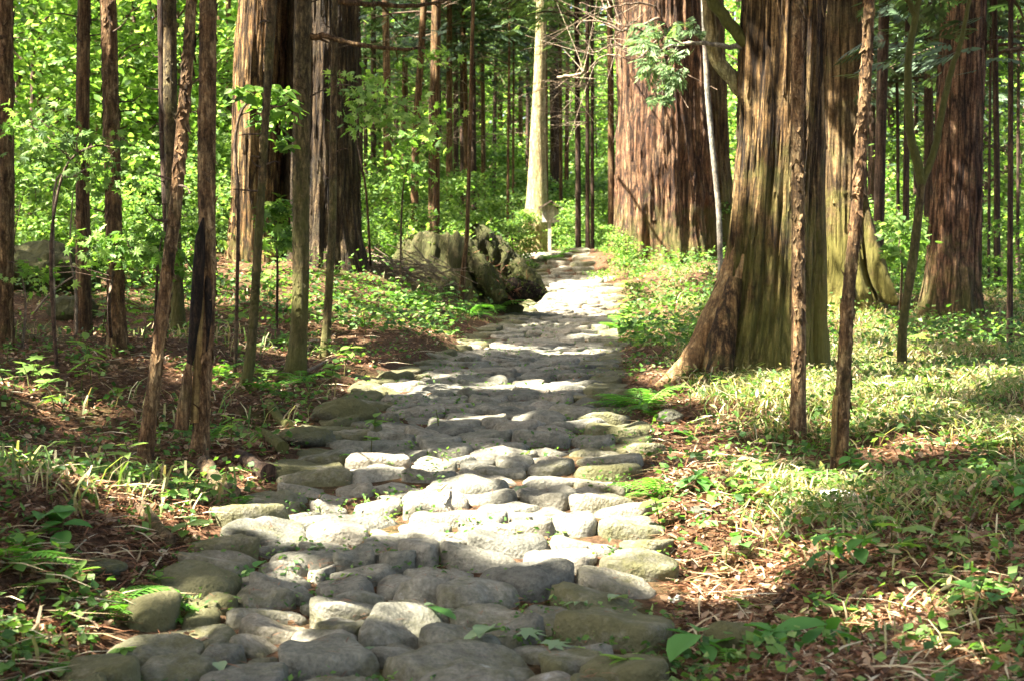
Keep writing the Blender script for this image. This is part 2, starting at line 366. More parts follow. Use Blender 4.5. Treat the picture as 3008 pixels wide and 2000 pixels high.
ctrl += [(-30, 110, 6), (0, 110, 4.4), (30, 110, 2.2), (-20, 60, 3.6), (0, 62, 2.9), (20, 60, 1.3), (-40, 30, 4.0), (-25, 10, 2.5), (40, 20, .8), (40, 60, 1.5),
         (-12, -20, .6), (12, -20, .3), (12, 5, .5), (-10, 5, 1.0), (20, 30, .7), (-14, 30, 2.4), (-6, 2, .3), (4, 2, .2)]
ctrl = np.array(ctrl); C2 = ctrl[:, :2]
_A = np.linalg.norm(C2[:, None] - C2[None], axis=-1)
_n = len(ctrl)
_S = np.zeros((_n + 3, _n + 3)); _S[:_n, :_n] = -_A + np.eye(_n) * .06
_S[:_n, _n] = 1; _S[:_n, _n + 1:] = C2; _S[_n, :_n] = 1; _S[_n + 1:, :_n] = C2.T
_W = np.linalg.solve(_S, np.concatenate([ctrl[:, 2], [0, 0, 0]]))
def gh(X, Y):
    X = np.asarray(X, float); Y = np.asarray(Y, float); sh = X.shape
    x = np.clip(X.ravel(), -45, 45); y = np.clip(Y.ravel(), -30, 115)
    out = np.empty(len(x))
    for s in range(0, len(x), 60000):
        d = np.hypot(x[s:s + 60000, None] - C2[None, :, 0], y[s:s + 60000, None] - C2[None, :, 1])
        out[s:s + 60000] = -d @ _W[:_n] + _W[_n] + x[s:s + 60000] * _W[_n + 1] + y[s:s + 60000] * _W[_n + 2]
    return out.reshape(sh)
def in_path(X, Y, m=0.0):
    return (X > pathL(Y) - m) & (X < pathR(Y) + m) & (Y > 2) & (Y < 47)
def relief(X, Y):
    """ground surface as built: terrain with its small bumps, sunk under the paving"""
    z = gh(X, Y)
    d = np.maximum(pathL(Y) - X, X - pathR(Y))         # >0 outside path
    k = np.clip((d - np.interp(Y, [8, 11], [.05, -.1])) / np.interp(Y, [8, 11], [.35, .2]), 0, 1)
    k = np.where((Y > 2) & (Y < 47), k, 1.0)
    b = (n2(X, Y, 1.1, 3.1) - .5) * .16 + (n2(X, Y, 3.7, 9.2) - .5) * .07 + (n2(X, Y, 11., 1.2) - .5) * .025
    return z + k * b - (1 - k) * (np.interp(Y, [7.2, 9, 16], [.05, .03, .018]) + .03 * n2(X, Y, 5., 2.))
def G(px, py):
    """where the ray through a pixel meets the ground"""
    d = ray(px, py); Y = np.concatenate([np.arange(4, 40, .02), np.arange(40, 110, .1)])
    t = Y / d[1]; Z = CAMZ + d[2] * t; X = d[0] * t
    h = gh(X, Y); k = np.argmax(Z < h)
    if not (Z < h).any(): k = len(Y) - 1
    return np.array([X[k], Y[k], relief(X[k:k + 1], Y[k:k + 1])[0]])
def on_ground(x, y): return np.array([x, y, float(relief(np.array([x]), np.array([y]))[0])])

def spread(a, b, step, grow, far):
    r = list(np.arange(a, b, step)); s = step; v = r[-1]; w = r[0]
    s1 = step
    while v < far[1]: s1 *= grow; v += s1; r.append(v)
    s1 = step
    while w > far[0]: s1 *= grow; w -= s1; r.insert(0, w)
    return np.array(r)
gx = spread(-7, 7, .11, 1.12, (-300, 300))
gy = np.concatenate([spread(4.5, 20, .11, 1.3, (-80, 20.5))[:-1], ]); gy = gy[gy < 20]
gy = np.concatenate([gy, np.arange(20, 60, .3), 60 * 1.06 ** np.arange(0, 32)])
GX, GY = np.meshgrid(gx, gy)
GZ = relief(GX.ravel(), GY.ravel())
nx, ny = len(gx), len(gy)
ii = (np.arange(ny - 1)[:, None] * nx + np.arange(nx - 1)[None]).ravel()
ground = link('ground', make_mesh('ground', np.stack([GX.ravel(), GY.ravel(), GZ], -1), [np.stack([ii, ii + 1, ii + nx + 1, ii + nx], -1)], [M['soil']], None, True))
tag(ground, 'brown forest floor of soil and rotting litter', 'ground', None, 'structure')

# ------------------------------------------------------------------ stone path
seeds = """295,1925,200 507,1915,190 693,1935,190 736,1875,130 668,1870,80 940,1872,250 1015,1925,210 950,1990,330 590,1800,270 480,1850,150 566,1742,90 460,1738,180
778,1820,90 905,1818,160 1003,1800,170 820,1782,240 778,1738,250 990,1713,170 1012,1750,170 473,1990,130 165,1993,150 1375,1885,480 1202,1850,180 1160,1808,100
1185,1780,210 1244,1738,160 1354,1715,170 1460,1755,230 1435,1793,220 1333,1822,200 1608,1742,200 1800,1780,300 1640,1830,260 1706,1872,150 1870,1870,160 1840,1915,210
1630,1940,140 1727,1950,110 1915,1960,170 1375,1975,280 1650,1990,180 1150,1985,120 570,1660,220 650,1600,170 664,1555,150 807,1520,150 773,1547,110 837,1610,90 840,1640,160
834,1677,150 925,1585,260 993,1520,190 1044,1485,130 976,1556,170 1061,1602,110 1044,1630,180 1020,1662,150 935,1628,60 1156,1515,120 1146,1553,150 1156,1592,110 1163,1655,130
756,1700,180 637,1708,150 690,1470,60 880,1457,100 1250,1500,180 1350,1470,150 1268,1538,130 1403,1494,140 1522,1504,200 1658,1490,180 1505,1552,220 1725,1546,230 1386,1583,200
1658,1585,150 1540,1638,290 1285,1620,150 1295,1675,260 1845,1490,160 1860,1545,110 1860,1600,190 1810,1650,200 1793,1697,220 1227,1580,90 825,1448,90 970,1450,90 1104,1446,140
1260,1440,150 1015,1420,160 1178,1408,150 920,1393,150 1045,1396,100 1178,1384,230 1120,1345,220 926,1366,70 1090,1318,90 1164,1292,160 1178,1253,110 1282,1336,90 1000,1310,130
970,1286,140 1030,1241,150 910,1250,90 1193,1218,120 1227,1250,90 1318,1237,100 1318,1215,100 1403,1230,90 1318,1261,60 1403,1256,100 1424,1275,120 1308,1288,90 1505,1278,90
1471,1298,140 1624,1281,130 1607,1312,100 1640,1236,120 1607,1258,150 1491,1227,80 1522,1244,90 1335,1315,120 1410,1325,110 1515,1325,110 1624,1334,120 1285,1340,100 1454,1344,100
1760,1339,180 1250,1362,130 1437,1363,190 1614,1366,150 1753,1376,120 1363,1385,270 1624,1397,250 1240,1412,110 1420,1416,150 1617,1424,100 1522,1441,160 1776,1437,150
1742,1258,120 1690,1217,100 1756,1288,110 1590,1460,130 1830,1450,110"""
S = []
def G_top(px, py, up=.06):
    d = ray(px, py); Y = np.arange(4, 20, .01); t = Y / d[1]; Z = CAMZ + d[2] * t; X = d[0] * t
    k = np.argmax(Z < gh(X, Y) + up); return X[k], Y[k]
for s in seeds.split():
    a, b, w = map(float, s.split(',')); x, y = G_top(a, b)
    S.append((x, y, w * y / FPX / 2))
hand = len(S)
SA = np.array(S)
def far_ok(x, y, d):
    dd = np.hypot(SA[:, 0] - x, (SA[:, 1] - y) * 1.25); return dd.min() > d
# fill: rest of the path with relaxed random seeds
pts = [tuple(p) for p in SA]
ghosts = []
y = 4.2
for yy in np.arange(4.0, 46, .27):
    for side in (-1, 1):
        e = pathL(yy) if side < 0 else pathR(yy)
        off = .13 + .16 * RND.random() if side > 0 or yy > 6.5 else .10 + .2 * RND.random()
        if side < 0 and yy > 9: off += .12 * RND.random() - .04
        ghosts.append((e + side * off, yy + RND.uniform(-.1, .1), .10))
tries = 0
cand = []
arr = np.array(pts + ghosts)
while tries < 26000:
    tries += 1
    yy = RND.uniform(4.2, 44); xx = RND.uniform(pathL(yy) + .05, pathR(yy) - .05)
    size = .29 + .16 * n2(np.array([xx]), np.array([yy]), .9, 5.)[0] + RND.uniform(-.05, .08)
    if yy < 11.4: size = max(size, .36)
    dd = np.hypot(arr[:, 0] - xx, (arr[:, 1] - yy) * 1.45)
    if dd.min() > size * (.86 if yy > 11 else .9):
        pts.append((xx, yy, size * .5)); arr = np.vstack([arr, (xx, yy, .1)])
ALL = np.array(pts + ghosts); NS = len(pts)
def cell(i):
    x, y, r = ALL[i]
    poly = [(x - .6, y - .5), (x + .6, y - .5), (x + .6, y + .5), (x - .6, y + .5)]
    d = np.hypot(ALL[:, 0] - x, ALL[:, 1] - y)
    for j in np.argsort(d)[1:26]:
        if d[j] > 1.6: break
        x2, y2, r2 = ALL[j]
        nx_, ny_ = x2 - x, (y2 - y) * 1.55; L2 = nx_ * (x2 - x) + ny_ * (y2 - y)
        w = (r * .75) ** 2 - (r2 * .75) ** 2
        t = .5 + .5 * w / L2; t = min(max(t, .25), .75)
        mx_, my_ = x + (x2 - x) * t, y + (y2 - y) * t
        out = []
        for k in range(len(poly)):
            a = poly[k]; b = poly[(k + 1) % len(poly)]
            da = (a[0] - mx_) * nx_ + (a[1] - my_) * ny_; db = (b[0] - mx_) * nx_ + (b[1] - my_) * ny_
            if da <= 0: out.append(a)
            if da * db < 0:
                f = da / (da - db); out.append((a[0] + (b[0] - a[0]) * f, a[1] + (b[1] - a[1]) * f))
        poly = out
        if len(poly) < 3: return None
    return np.array(poly)
NSEG = 26
def outline(poly):
    p = poly
    for _ in range(3):
        q = np.roll(p, -1, 0); p = np.stack([p * .75 + q * .25, p * .25 + q * .75], 1).reshape(-1, 2)
    q = np.vstack([p, p[:1]]); s = np.concatenate([[0], np.cumsum(np.hypot(*np.diff(q, axis=0).T))])
    t = np.linspace(0, s[-1], NSEG, endpoint=False)
    return np.stack([np.interp(t, s, q[:, 0]), np.interp(t, s, q[:, 1])], -1)
PROF = [(.95, -.9), (1.0, -.2), (1.0, .3), (.975, .62), (.92, .85), (.80, .955), (.58, .99), (.3, 1.0)]
def stone_geo(i, rng):
    poly = cell(i)
    if poly is None: return None
    o = outline(poly); c = o.mean(0)
    rad = np.hypot(*(o - c).T)
    if rad.mean() < .055: return None
    gap = .001 + .008 * rng.random()
    o = c + (o - c) * np.maximum(.6, 1 - gap / rad)[:, None]
    rm = rad.mean()
    H = (.085 + .10 * rng.random()) * min(1.15, rm / .17)
    H = max(.08, min(H, .16))
    base = float(gh(np.array([c[0]]), np.array([c[1]]))[0])
    ff = float(np.interp(c[1], [7, 9, 18], [1.35, 1, .5]))
    top = base + (rng.random() - .45) * .06 * ff
    tx, ty = rng.gauss(0, .09) * ff, rng.gauss(.0, .10) * ff
    pk = np.array([rng.gauss(0, .25) * rm, rng.gauss(0, .2) * rm])
    fl = rng.uniform(.35, .9) * (1.25 if c[1] < 7.6 else 1.0)                                     # flat slab or round cobble
    V = []
    for k, (s, z) in enumerate(PROF):
        ss = 1 - (1 - s) * (fl if s < .97 else 1)
        ring = c + (o - c) * ss + pk * (max(z, 0) ** 2) * .35
        zz = top - H + H * z
        V.append(np.column_stack([ring, np.full(NSEG, zz)]))
    V.append(np.array([[*(c + pk * .35), top + H * .0]]))
    V = np.vstack(V)
    ph = V - np.array([c[0], c[1], 0])
    V[:, 2] += np.where(V[:, 2] > top - H, (ph[:, 0] * tx + ph[:, 1] * ty) * np.clip((V[:, 2] - top + H) / H, 0, 1), 0)
    off = rng.random() * 50
    nz = vnoise(V * 7 + off) - .5; nzb = vnoise(V * 17 + off * 2) - .5
    k = np.clip((V[:, 2] - top + H) / H, 0, 1)
    V[:, 2] += (nz * .06 + nzb * .024) * k
    dirxy = unit(np.column_stack([V[:, :2] - c, np.zeros(len(V))]))
    V += dirxy * ((nz * .05 + nzb * .03) * (1 - .5 * k))[:, None]
    n = len(PROF); i0 = np.arange(n - 1)[:, None] * NSEG; j = np.arange(NSEG)[None]; jk = (j + 1) % NSEG
    F4 = np.stack([i0 + j, i0 + jk, i0 + NSEG + jk, i0 + NSEG + j], -1).reshape(-1, 4)
    b = (n - 1) * NSEG; F3 = np.column_stack([b + np.arange(NSEG), b + (np.arange(NSEG) + 1) % NSEG, np.full(NSEG, n * NSEG)])
    # moss grows at the path's two edges and here and there
    eL = c[0] - pathL(c[1]); eR = pathR(c[1]) - c[0]
    ms = max(0, 1 - eR / .45) * .75 + max(0, 1 - eL / .5) * (.95 if c[1] > 6.8 else .45) + .5 * max(0, n2(np.array([c[0]]), np.array([c[1]]), .8, 21.)[0] - .5)
    if c[1] < 7.4: ms += .40
    elif c[1] > 9.5 and c[1] < 15: ms += .18
    ms = min(1, ms + rng.uniform(-.12, .12))
    side = np.clip(1 - k, 0, 1)
    mv = np.clip(ms + side * .18, 0, 1)
    return c, top, V, F3, F4, mv
path = thing('stone_path', 'old path paved with rounded grey stones climbing through the cedar wood', 'path', (0, 8, 0)); tag(path, kind='structure')
order = []
rng = random.Random(5)
geos = []
for i in range(NS):
    g = stone_geo(i, rng)
    if g is not None and g[0][1] < 40.3: geos.append(g)
geos.sort(key=lambda g: g[0][1])
farV, farF3, farF4, farm, fn = [], [], [], [], 0
STONE_TOP = []
cnt = 0
for g in geos:
    c, top, V, F3, F4, mv = g
    STONE_TOP.append((c[0], c[1], top))
    if c[1] > 5.3 and cnt < 300:
        cnt += 1
        org = np.array([c[0], c[1], top - .1])
        me = make_mesh('stone', V - org, [F3, F4], [M['stone']], None, True, {'moss': mv})
        link('stone', me, path, org - np.array([0, 8, 0]))
    else:
        farV.append(V); farF3.append(F3 + fn); farF4.append(F4 + fn); farm.append(mv); fn += len(V)
if farV:
    me = make_mesh('paving', np.concatenate(farV) - np.array([0, 8, 0]), [np.concatenate(farF3), np.concatenate(farF4)], [M['stone']], None, True, {'moss': np.concatenate(farm)})
    tag(link('paving', me, path), kind='stuff')
STONE_TOP = np.array(STONE_TOP)
print('stones', len(geos), 'single', cnt)

# ------------------------------------------------------------------ gaps in the canopy that let the sun through
# (x, y, z, rx, ry): a leaf whose shadow would fall inside this ellipse is left out of the crowns
GAPS = []
def gap_px(px, py, wpx, ry):
    p = G(px, py); GAPS.append((p[0], p[1], p[2], wpx / 2 * p[1] / FPX, ry))
for a in [(1180, 1515, 1000, .40), (1560, 1560, 640, .42), (900, 1540, 420, .25), (1690, 1500, 330, .3),
          (1320, 1430, 330, .22), (1180, 1370, 420, .10), (1640, 1395, 300, .14), (1430, 1350, 260, .12), (1500, 1325, 130, .12), (1760, 1330, 160, .14),
          (1840, 1245, 260, .35), (1300, 1245, 260, .14), (1500, 1225, 220, .12), (1600, 1130, 300, .5), (1250, 1145, 260, .4), (1100, 1130, 160, .4),
          (1620, 1030, 420, .7), (1400, 1010, 260, .7), (1730, 888, 330, .5),
          (2000, 1180, 260, .5), (1960, 1120, 160, .6), (2090, 1290, 220, .35), (2120, 1590, 360, .3), (2130, 1690, 280, .2), (2060, 1640, 200, .2), (2000, 1300, 260, .3), (2200, 1240, 260, .3), (1900, 1440, 220, .25),
          (2000, 790, 380, 1.6), (1900, 860, 260, 1.0), (2480, 960, 300, 1.4), (2560, 1060, 500, .9), (2900, 1120, 300, .8), (2250, 1050, 200, .5), (2500, 1250, 400, .4), (2100, 1400, 260, .25), (2350, 1180, 420, .5), (2700, 1180, 500, .6),
          (2850, 1010, 420, .9), (2400, 1420, 420, .3), (2750, 1330, 420, .3), (2250, 1500, 300, .25), (2650, 1800, 420, .16), (2900, 1750, 260, .14), (2200, 1760, 260, .12), (2450, 1650, 260, .12),
          (150, 1380, 330, .35), (300, 1460, 260, .22), (80, 1800, 300, .10), (330, 1795, 240, .08), (640, 1420, 160, .2), (560, 1530, 200, .16), (680, 1510, 160, .12),
          (520, 880, 330, .5), (720, 880, 420, .45), (900, 880, 150, .7), (1000, 960, 200, .7), (60, 1120, 240, .4), (200, 1180, 200, .3), (1180, 960, 200, .7),
          (1240, 820, 260, .8), (1100, 1080, 200, .4), (870, 1260, 160, .25), (1900, 960, 260, 1.0), (1000, 1890, 150, .10), (1420, 1865, 230, .08), (300, 1905, 130, .1), (1010, 1800, 150, .06), (520, 1735, 220, .05),
          (850, 1785, 260, .05), (1230, 1780, 200, .05), (900, 1660, 300, .07), (1620, 1640, 200, .06), (1800, 1640, 260, .08), (1850, 1690, 160, .06)]:
    gap_px(*a)
def gap3(px, py, Y, r):
    p = P(px, py, Y); GAPS.append((p[0] - .1, p[1], p[2], r, r * 1.2))
for py in range(-100, 640, 70): gap3(700, py, 23.2, .55)            # big split cedar, its sunny flank
for py in (380, 450, 520, 590): gap3(800, py, 23.0, .35)
for py in range(-60, 760, 60): gap3(1560, py, 41, 1.1)              # pale trunk by the sign
for py in range(-80, 330, 60): gap3(2205, py, 13.6, .26)
for py in (150, 220, 290, 350): gap3(2330, py, 10.8, .14)
for py in (560, 700, 820, 900): gap3(2240, py, 13.4, .16)
for py in (140, 300, 420): gap3(545, py, 9.5, .18)
for py in (880, 1150): gap3(470, py, 9.5, .12)
for py in (60, 200, 300): gap3(330, py, 14.6, .25)
for py in (450, 560): gap3(20, py, 15.6, .3)
for py in (400, 480): gap3(1890, py, 34, .4)
for py in (150, 260): gap3(1940, py, 14.5, .35)
for py in (60, 480, 640): gap3(2530, py, 9.8, .14)
for px, py, Y, r in [(1600, 640, 39.5, .7), (1690, 700, 38, .8), (1200, 440, 24, .7), (1100, 300, 26, .4) , (1617, 620, 39.5, .9), (1617, 700, 39.5, .8), (150, 400, 12.5, .3), (280, 440, 12.5, .3), (330, 735, 13.5, .3), (760, 270, 13, .3)]: gap3(px, py, Y, r)
GAPS = np.array(GAPS)
def sunlit_gap(p, dapple=True):
    """True for leaves that stand in one of the canopy's openings"""
    out = np.zeros(len(p), bool)
    for x, y, z, rx, ry in GAPS:
        q = p - SUN[None] * ((p[:, 2] - z) / SUN[2])[:, None]
        out |= ((q[:, 0] - x) / (rx + .2)) ** 2 + ((q[:, 1] - y) / (ry + .2)) ** 2 < 1
    if not dapple: return out
    q = p - SUN[None] * ((p[:, 2] - .6) / SUN[2])[:, None]
    X, Y = q[:, 0], q[:, 1]
    f = n2(X, Y, .9, 4.4) * .5 + n2(X, Y, 2.6, 8.8) * .5
    thr = .64 - .10 * np.clip((X - 1.5) / 2, 0, 1)                     # meadow side is more open
    thr = np.where((Y > 24), .43, thr)                             # the wood behind stands in more sun
    thr = np.where((Y > 20) & (X < -1.0), .40, thr)
    thr = np.where((Y > 29.5) & (X > pathL(Y)) & (X < pathR(Y) + .3), .74, thr)
    thr = np.where((Y > 16) & (X > 4.5), .80, thr)
    thr = np.where((Y < 7.2) & (X < 1.0), .70, thr)
    thr = np.where((X < -1.3) & (Y < 17), np.maximum(thr, .665), thr)
    return out | (f > thr)

# ------------------------------------------------------------------ foliage templates (unit length along +y)
KITE_V = np.array([(0, 0, 0), (-.5, .42, .06), (0, 1, 0), (.5, .42, .06)]) * np.array([.62, 1, 1])
KITE_F = np.array([(0, 2, 1), (0, 3, 2)])
OV_V = np.array([(0, 0, 0), (-.16, .16, .03), (-.27, .45, .05), (-.17, .76, .02), (0, 1, -.06), (.17, .76, .02), (.27, .45, .05), (.16, .16, .03), (0, .5, -.01)])
OV_F = np.array([(8, 1, 0), (8, 2, 1), (8, 3, 2), (8, 4, 3), (8, 5, 4), (8, 6, 5), (8, 7, 6), (8, 0, 7)])
def maple():
    v = [(0, .38, 0)]; tips = [-128, -78, -38, 0, 38, 78, 128]; ln = [.34, .5, .58, .62, .58, .5, .34]
    for k, (a, l) in enumerate(zip(tips, ln)):
        v.append((math.sin(R(a)) * l, .38 + math.cos(R(a)) * l, -.07 * l))
        b = (a + tips[k + 1]) / 2 if k < 6 else 180
        rr = .27 if k < 6 else .10
        v.append((math.sin(R(b)) * rr, .38 + math.cos(R(b)) * rr, .02))
    n = len(v) - 1
    return np.array(v), np.array([(0, 1 + (k + 1) % n, 1 + k) for k in range(n)])
MAP_V, MAP_F = maple()
def fan(nl, wid, spread_, lens):
    V, F = [], []
    for k in range(nl):
        t = k / (nl - 1); base = np.array([0, .10 + .62 * t, 0]); s = 1 if k % 2 else -1
        a = s * R(spread_) * (1 - .35 * t); L = lens * (1 - .45 * t)
        if k == nl - 1: a = 0; L = .38
        d = np.array([math.sin(a), math.cos(a), -.12]); x = np.array([math.cos(a), -math.sin(a), 0]) * wid * L
        b = len(V); V += [base, base + d * L * .5 - x, base + d * L, base + d * L * .5 + x]; F += [(b, b + 2, b + 1), (b, b + 3, b + 2)]
    return np.array(V), np.array(F)
SPR_V, SPR_F = fan(9, .16, 48, .5)
SPRC_V, SPRC_F = fan(4, .34, 50, .62)

def rand_unit(n):
    v = RG.normal(size=(n, 3)); return unit(v)
def conifer_crown(base, H, z0, rmax, nb, per, size, tmpl='coarse', cull=True, droop=.35, keep_px=None):
    """boughs round the trunk, flat drooping sprays along each"""
    h = z0 + (H - z0) * RG.random(nb) ** .9
    L = rmax * (1 - (h - z0) / (H - z0) * .75) * RG.uniform(.7, 1.1, nb)
    az = RG.uniform(0, 2 * np.pi, nb)
    hd = np.stack([np.cos(az), np.sin(az), np.zeros(nb)], -1)
    t = np.repeat(np.linspace(.18, 1, per)[None], nb, 0) + RG.uniform(-.04, .04, (nb, per))
    p = hd[:, None] * (L[:, None] * t)[..., None]
    p[..., 2] += h[:, None] + .18 * L[:, None] * t - droop * L[:, None] * t ** 2
    p = p.reshape(-1, 3) + RG.normal(0, .05, (nb * per, 3)) * rmax * .6
    side = RG.uniform(-1.1, 1.1, nb * per)
    a2 = np.repeat(az, per) + side
    d = np.stack([np.cos(a2), np.sin(a2), RG.uniform(-.65, .05, nb * per)], -1)
    up = np.array([0, 0, 1.]) + RG.normal(0, .35, (nb * per, 3))
    s = size * RG.uniform(.7, 1.35, nb * per)
    W = p + base
    keep = np.ones(len(p), bool)
    if cull:
        keep &= ~sunlit_gap(W + unit(d) * (s * .5)[:, None], cull != 'gaps')
    TV, TF = (SPRC_V, SPRC_F) if tmpl == 'coarse' else (SPR_V, SPR_F)
    mb = MB(); V, F = inst(TV, TF, frames(d, up, s)[keep], p[keep]); mb.add(V, F, 0)
    # wood of the boughs
    for k in range(0, nb, 3):
        if cull and sunlit_gap((hd[k] * L[k] * .5 + np.array([0, 0, h[k]]) + base)[None])[0]: continue
        tt = np.linspace(0, .92, 5); q = hd[k][None] * (L[k] * tt)[:, None]
        q[:, 2] += h[k] + .18 * L[k] * tt - droop * L[k] * tt ** 2
        V, F = tube(q, .028 * (1 - tt * .85) * (L[k] / 2.5 + .3), 4); mb.add(V, F, 1)
    return mb
def leafy_crown(base, clumps, nleaf, rclump, size, tmpl='kite', flat=.35, cull=True):
    """leaf clumps: rounded layers of leaves about given centres (local)"""
    c = np.asarray(clumps, float); k = RG.integers(0, len(c), nleaf)
    rr = rand_unit(nleaf) * (RG.random(nleaf) ** .45)[:, None] * rclump * RG.uniform(.6, 1.3, len(c))[k][:, None]
    rr[:, 2] *= flat
    p = c[k] + rr
    d = unit(rand_unit(nleaf) * np.array([1, 1, .35]) + np.array([0, 0, -.35]))
    up = np.array([0, -.25, 1.]) + RG.normal(0, .75, (nleaf, 3))
    s = size * RG.uniform(.6, 1.3, nleaf)
    keep = np.ones(nleaf, bool)
    if cull: keep &= ~sunlit_gap(p + base)
    TV, TF = {'kite': (KITE_V, KITE_F), 'oval': (OV_V, OV_F), 'maple': (MAP_V, MAP_F)}[tmpl]
    V, F = inst(TV, TF, frames(d, up, s)[keep], p[keep])
    return V, F

# ------------------------------------------------------------------ trunks
def trunk_geo(pts, rad, segs, rough=.05, furrow=0.0, flare=0.0, flare_h=.5, lobes=0.0, seed=0.0, step=.12, twist=.0):
    """pts local polyline from base up, radii; bark relief carved into the mesh"""
    pts = np.asarray(pts, float); z = pts[:, 2]
    L = z[-1] - z[0]; n = max(10, int(L / step))
    zz = z[0] + (z[-1] - z[0]) * np.linspace(0, 1, n) ** 1.25
    cx = np.interp(zz, z, pts[:, 0]); cy = np.interp(zz, z, pts[:, 1]); rr = np.interp(zz, z, rad)
    # smooth the centre line
    for _ in range(3):
        cx[1:-1] = .25 * cx[:-2] + .5 * cx[1:-1] + .25 * cx[2:]; rr[1:-1] = .25 * rr[:-2] + .5 * rr[1:-1] + .25 * rr[2:]
    a = np.linspace(0, 2 * np.pi, segs, endpoint=False)
    A, Z = np.meshgrid(a, zz); A2 = A + twist * Z
    ca, sa = np.cos(A2), np.sin(A2)
    m = np.ones_like(A)
    o = seed * 13.7
    m += rough * (vnoise(np.stack([ca * 2.2 + o, sa * 2.2, Z * 1.6 + o], -1)) - .5) * 2
    m += rough * .6 * (vnoise(np.stack([ca * 7 + o, sa * 7, Z * 7 + o], -1)) - .5) * 2
    if furrow:
        f1 = 1 - np.abs(2 * vnoise(np.stack([ca * 3.2 + o, sa * 3.2, Z * .22 + o], -1)) - 1)
        f2 = 1 - np.abs(2 * vnoise(np.stack([ca * 9 + o, sa * 9, Z * .55 + o * 2], -1)) - 1)
        f3 = 1 - np.abs(2 * vnoise(np.stack([ca * 21 + o, sa * 21, Z * 1.1 + o * 3], -1)) - 1)
        f4 = vnoise(np.stack([ca * 44 + o, sa * 44, Z * 3.2 + o], -1))
        m += furrow * (1.0 * (f1 - .6) + .7 * (f2 - .6) + .5 * (f3 - .6) + .2 * (f4 - .5))
    if lobes:
        m += lobes * (vnoise(np.stack([ca * 1.5 + o * 1.3, sa * 1.5, Z * .12 + o], -1)) - .5) * 2
    if flare:
        e = np.exp(-np.maximum(Z - zz[0] - .1, 0) / flare_h)
        rl = vnoise(np.stack([ca * 1.9 + o * 2.1, sa * 1.9, Z * .25 + o], -1))
        m += flare * e * (.25 + 1.5 * np.clip(rl - .25, 0, 1))
    Rr = rr[:, None] * m
    V = np.stack([cx[:, None] + np.cos(A) * Rr, cy[:, None] + np.sin(A) * Rr, Z], -1)
    i = np.arange(n - 1)[:, None] * segs; j = np.arange(segs)[None]; k = (j + 1) % segs
    F = np.stack([i + j, i + k, i + segs + k, i + segs + j], -1).reshape(-1, 4)
    return V.reshape(-1, 3), F, (zz, cx, cy, rr)
def flakes(mb, line, n, zmax, size=.04, mat=0):
    """loose curls of bark standing off the stem"""
    zz, cx, cy, rr = line
    z = RG.uniform(zz[0] + .1, zmax, n); a = RG.uniform(0, 2 * np.pi, n)
    x0 = np.interp(z, zz, cx); y0 = np.interp(z, zz, cy); r = np.interp(z, zz, rr)
    out = np.stack([np.cos(a), np.sin(a), np.zeros(n)], -1); side = np.stack([-np.sin(a), np.cos(a), np.zeros(n)], -1)
    c = np.stack([x0, y0, z], -1) + out * (r * 1.0)[:, None]
    size = min(size, .05) * .62; sz_ = RG.random(n) ** 2 * 1.6 + .5
    w = (size * sz_ * RG.uniform(.3, .7, n))[:, None]; h = (size * sz_ * RG.uniform(.7, 2.2, n))[:, None]; lift = (size * sz_ * RG.uniform(.1, .6, n))[:, None]
    flip = np.where(RG.random(n) < .7, -1., 1.)[:, None]
    upv = np.array([0, 0, 1.])[None] * flip
    V = np.stack([c - side * w - out * .008, c + side * w - out * .008, c + side * w * .7 + upv * h * .6 + out * lift * .35,
                  c - side * w * .7 + upv * h * .6 + out * lift * .35, c + upv * h + out * lift + side * w * RG.uniform(-.6, .6, (n, 1))], 1)
    b = (np.arange(n) * 5)[:, None]
    mb.add(V.reshape(-1, 3), np.concatenate([b + np.array([[0, 1, 2]]), b + np.array([[0, 2, 3]]), b + np.array([[3, 2, 4]])]), mat)

def strips(mb, V, segs, n, zmax, mat=0):
    """fibrous strips of bark peeling off a big trunk, following its relief"""
    G3 = V.reshape(-1, segs, 3); nr = len(G3); zr = G3[:, 0, 2]; top = max(6, int(np.searchsorted(zr, zmax)))
    for _ in range(n):
        i = RND.randint(1, min(top, nr - 12)); k = RND.randint(3, 8); j = RND.randrange(segs); w = RND.choice([1, 1, 2])
        idx = np.linspace(i, min(i + k, nr - 1), 5).astype(int); a = G3[idx, j]; b = G3[idx, (j + w) % segs]
        c = G3[idx].mean(1); o = unit(np.stack([a[:, 0] - c[:, 0], a[:, 1] - c[:, 1], np.zeros(5)], -1)); lift = np.array([1, .55, .35, .3, -.2])[:, None] * RND.uniform(.010, .032)
        if RND.random() < .4: lift = lift[::-1]
        m = (a + b) / 2; taper = np.array([.5, 1, 1, .9, .3])[:, None]
        P_ = np.concatenate([m + (a - m) * taper + o * lift, m + (b - m) * taper + o * lift])
        mb.add(P_, np.array([(q, q + 5, q + 6, q + 1) for q in range(4)]), mat)
TREES = []
def part_of(e, kind='trunk'): return [c for c in e.children if c.name.startswith(kind)][0]
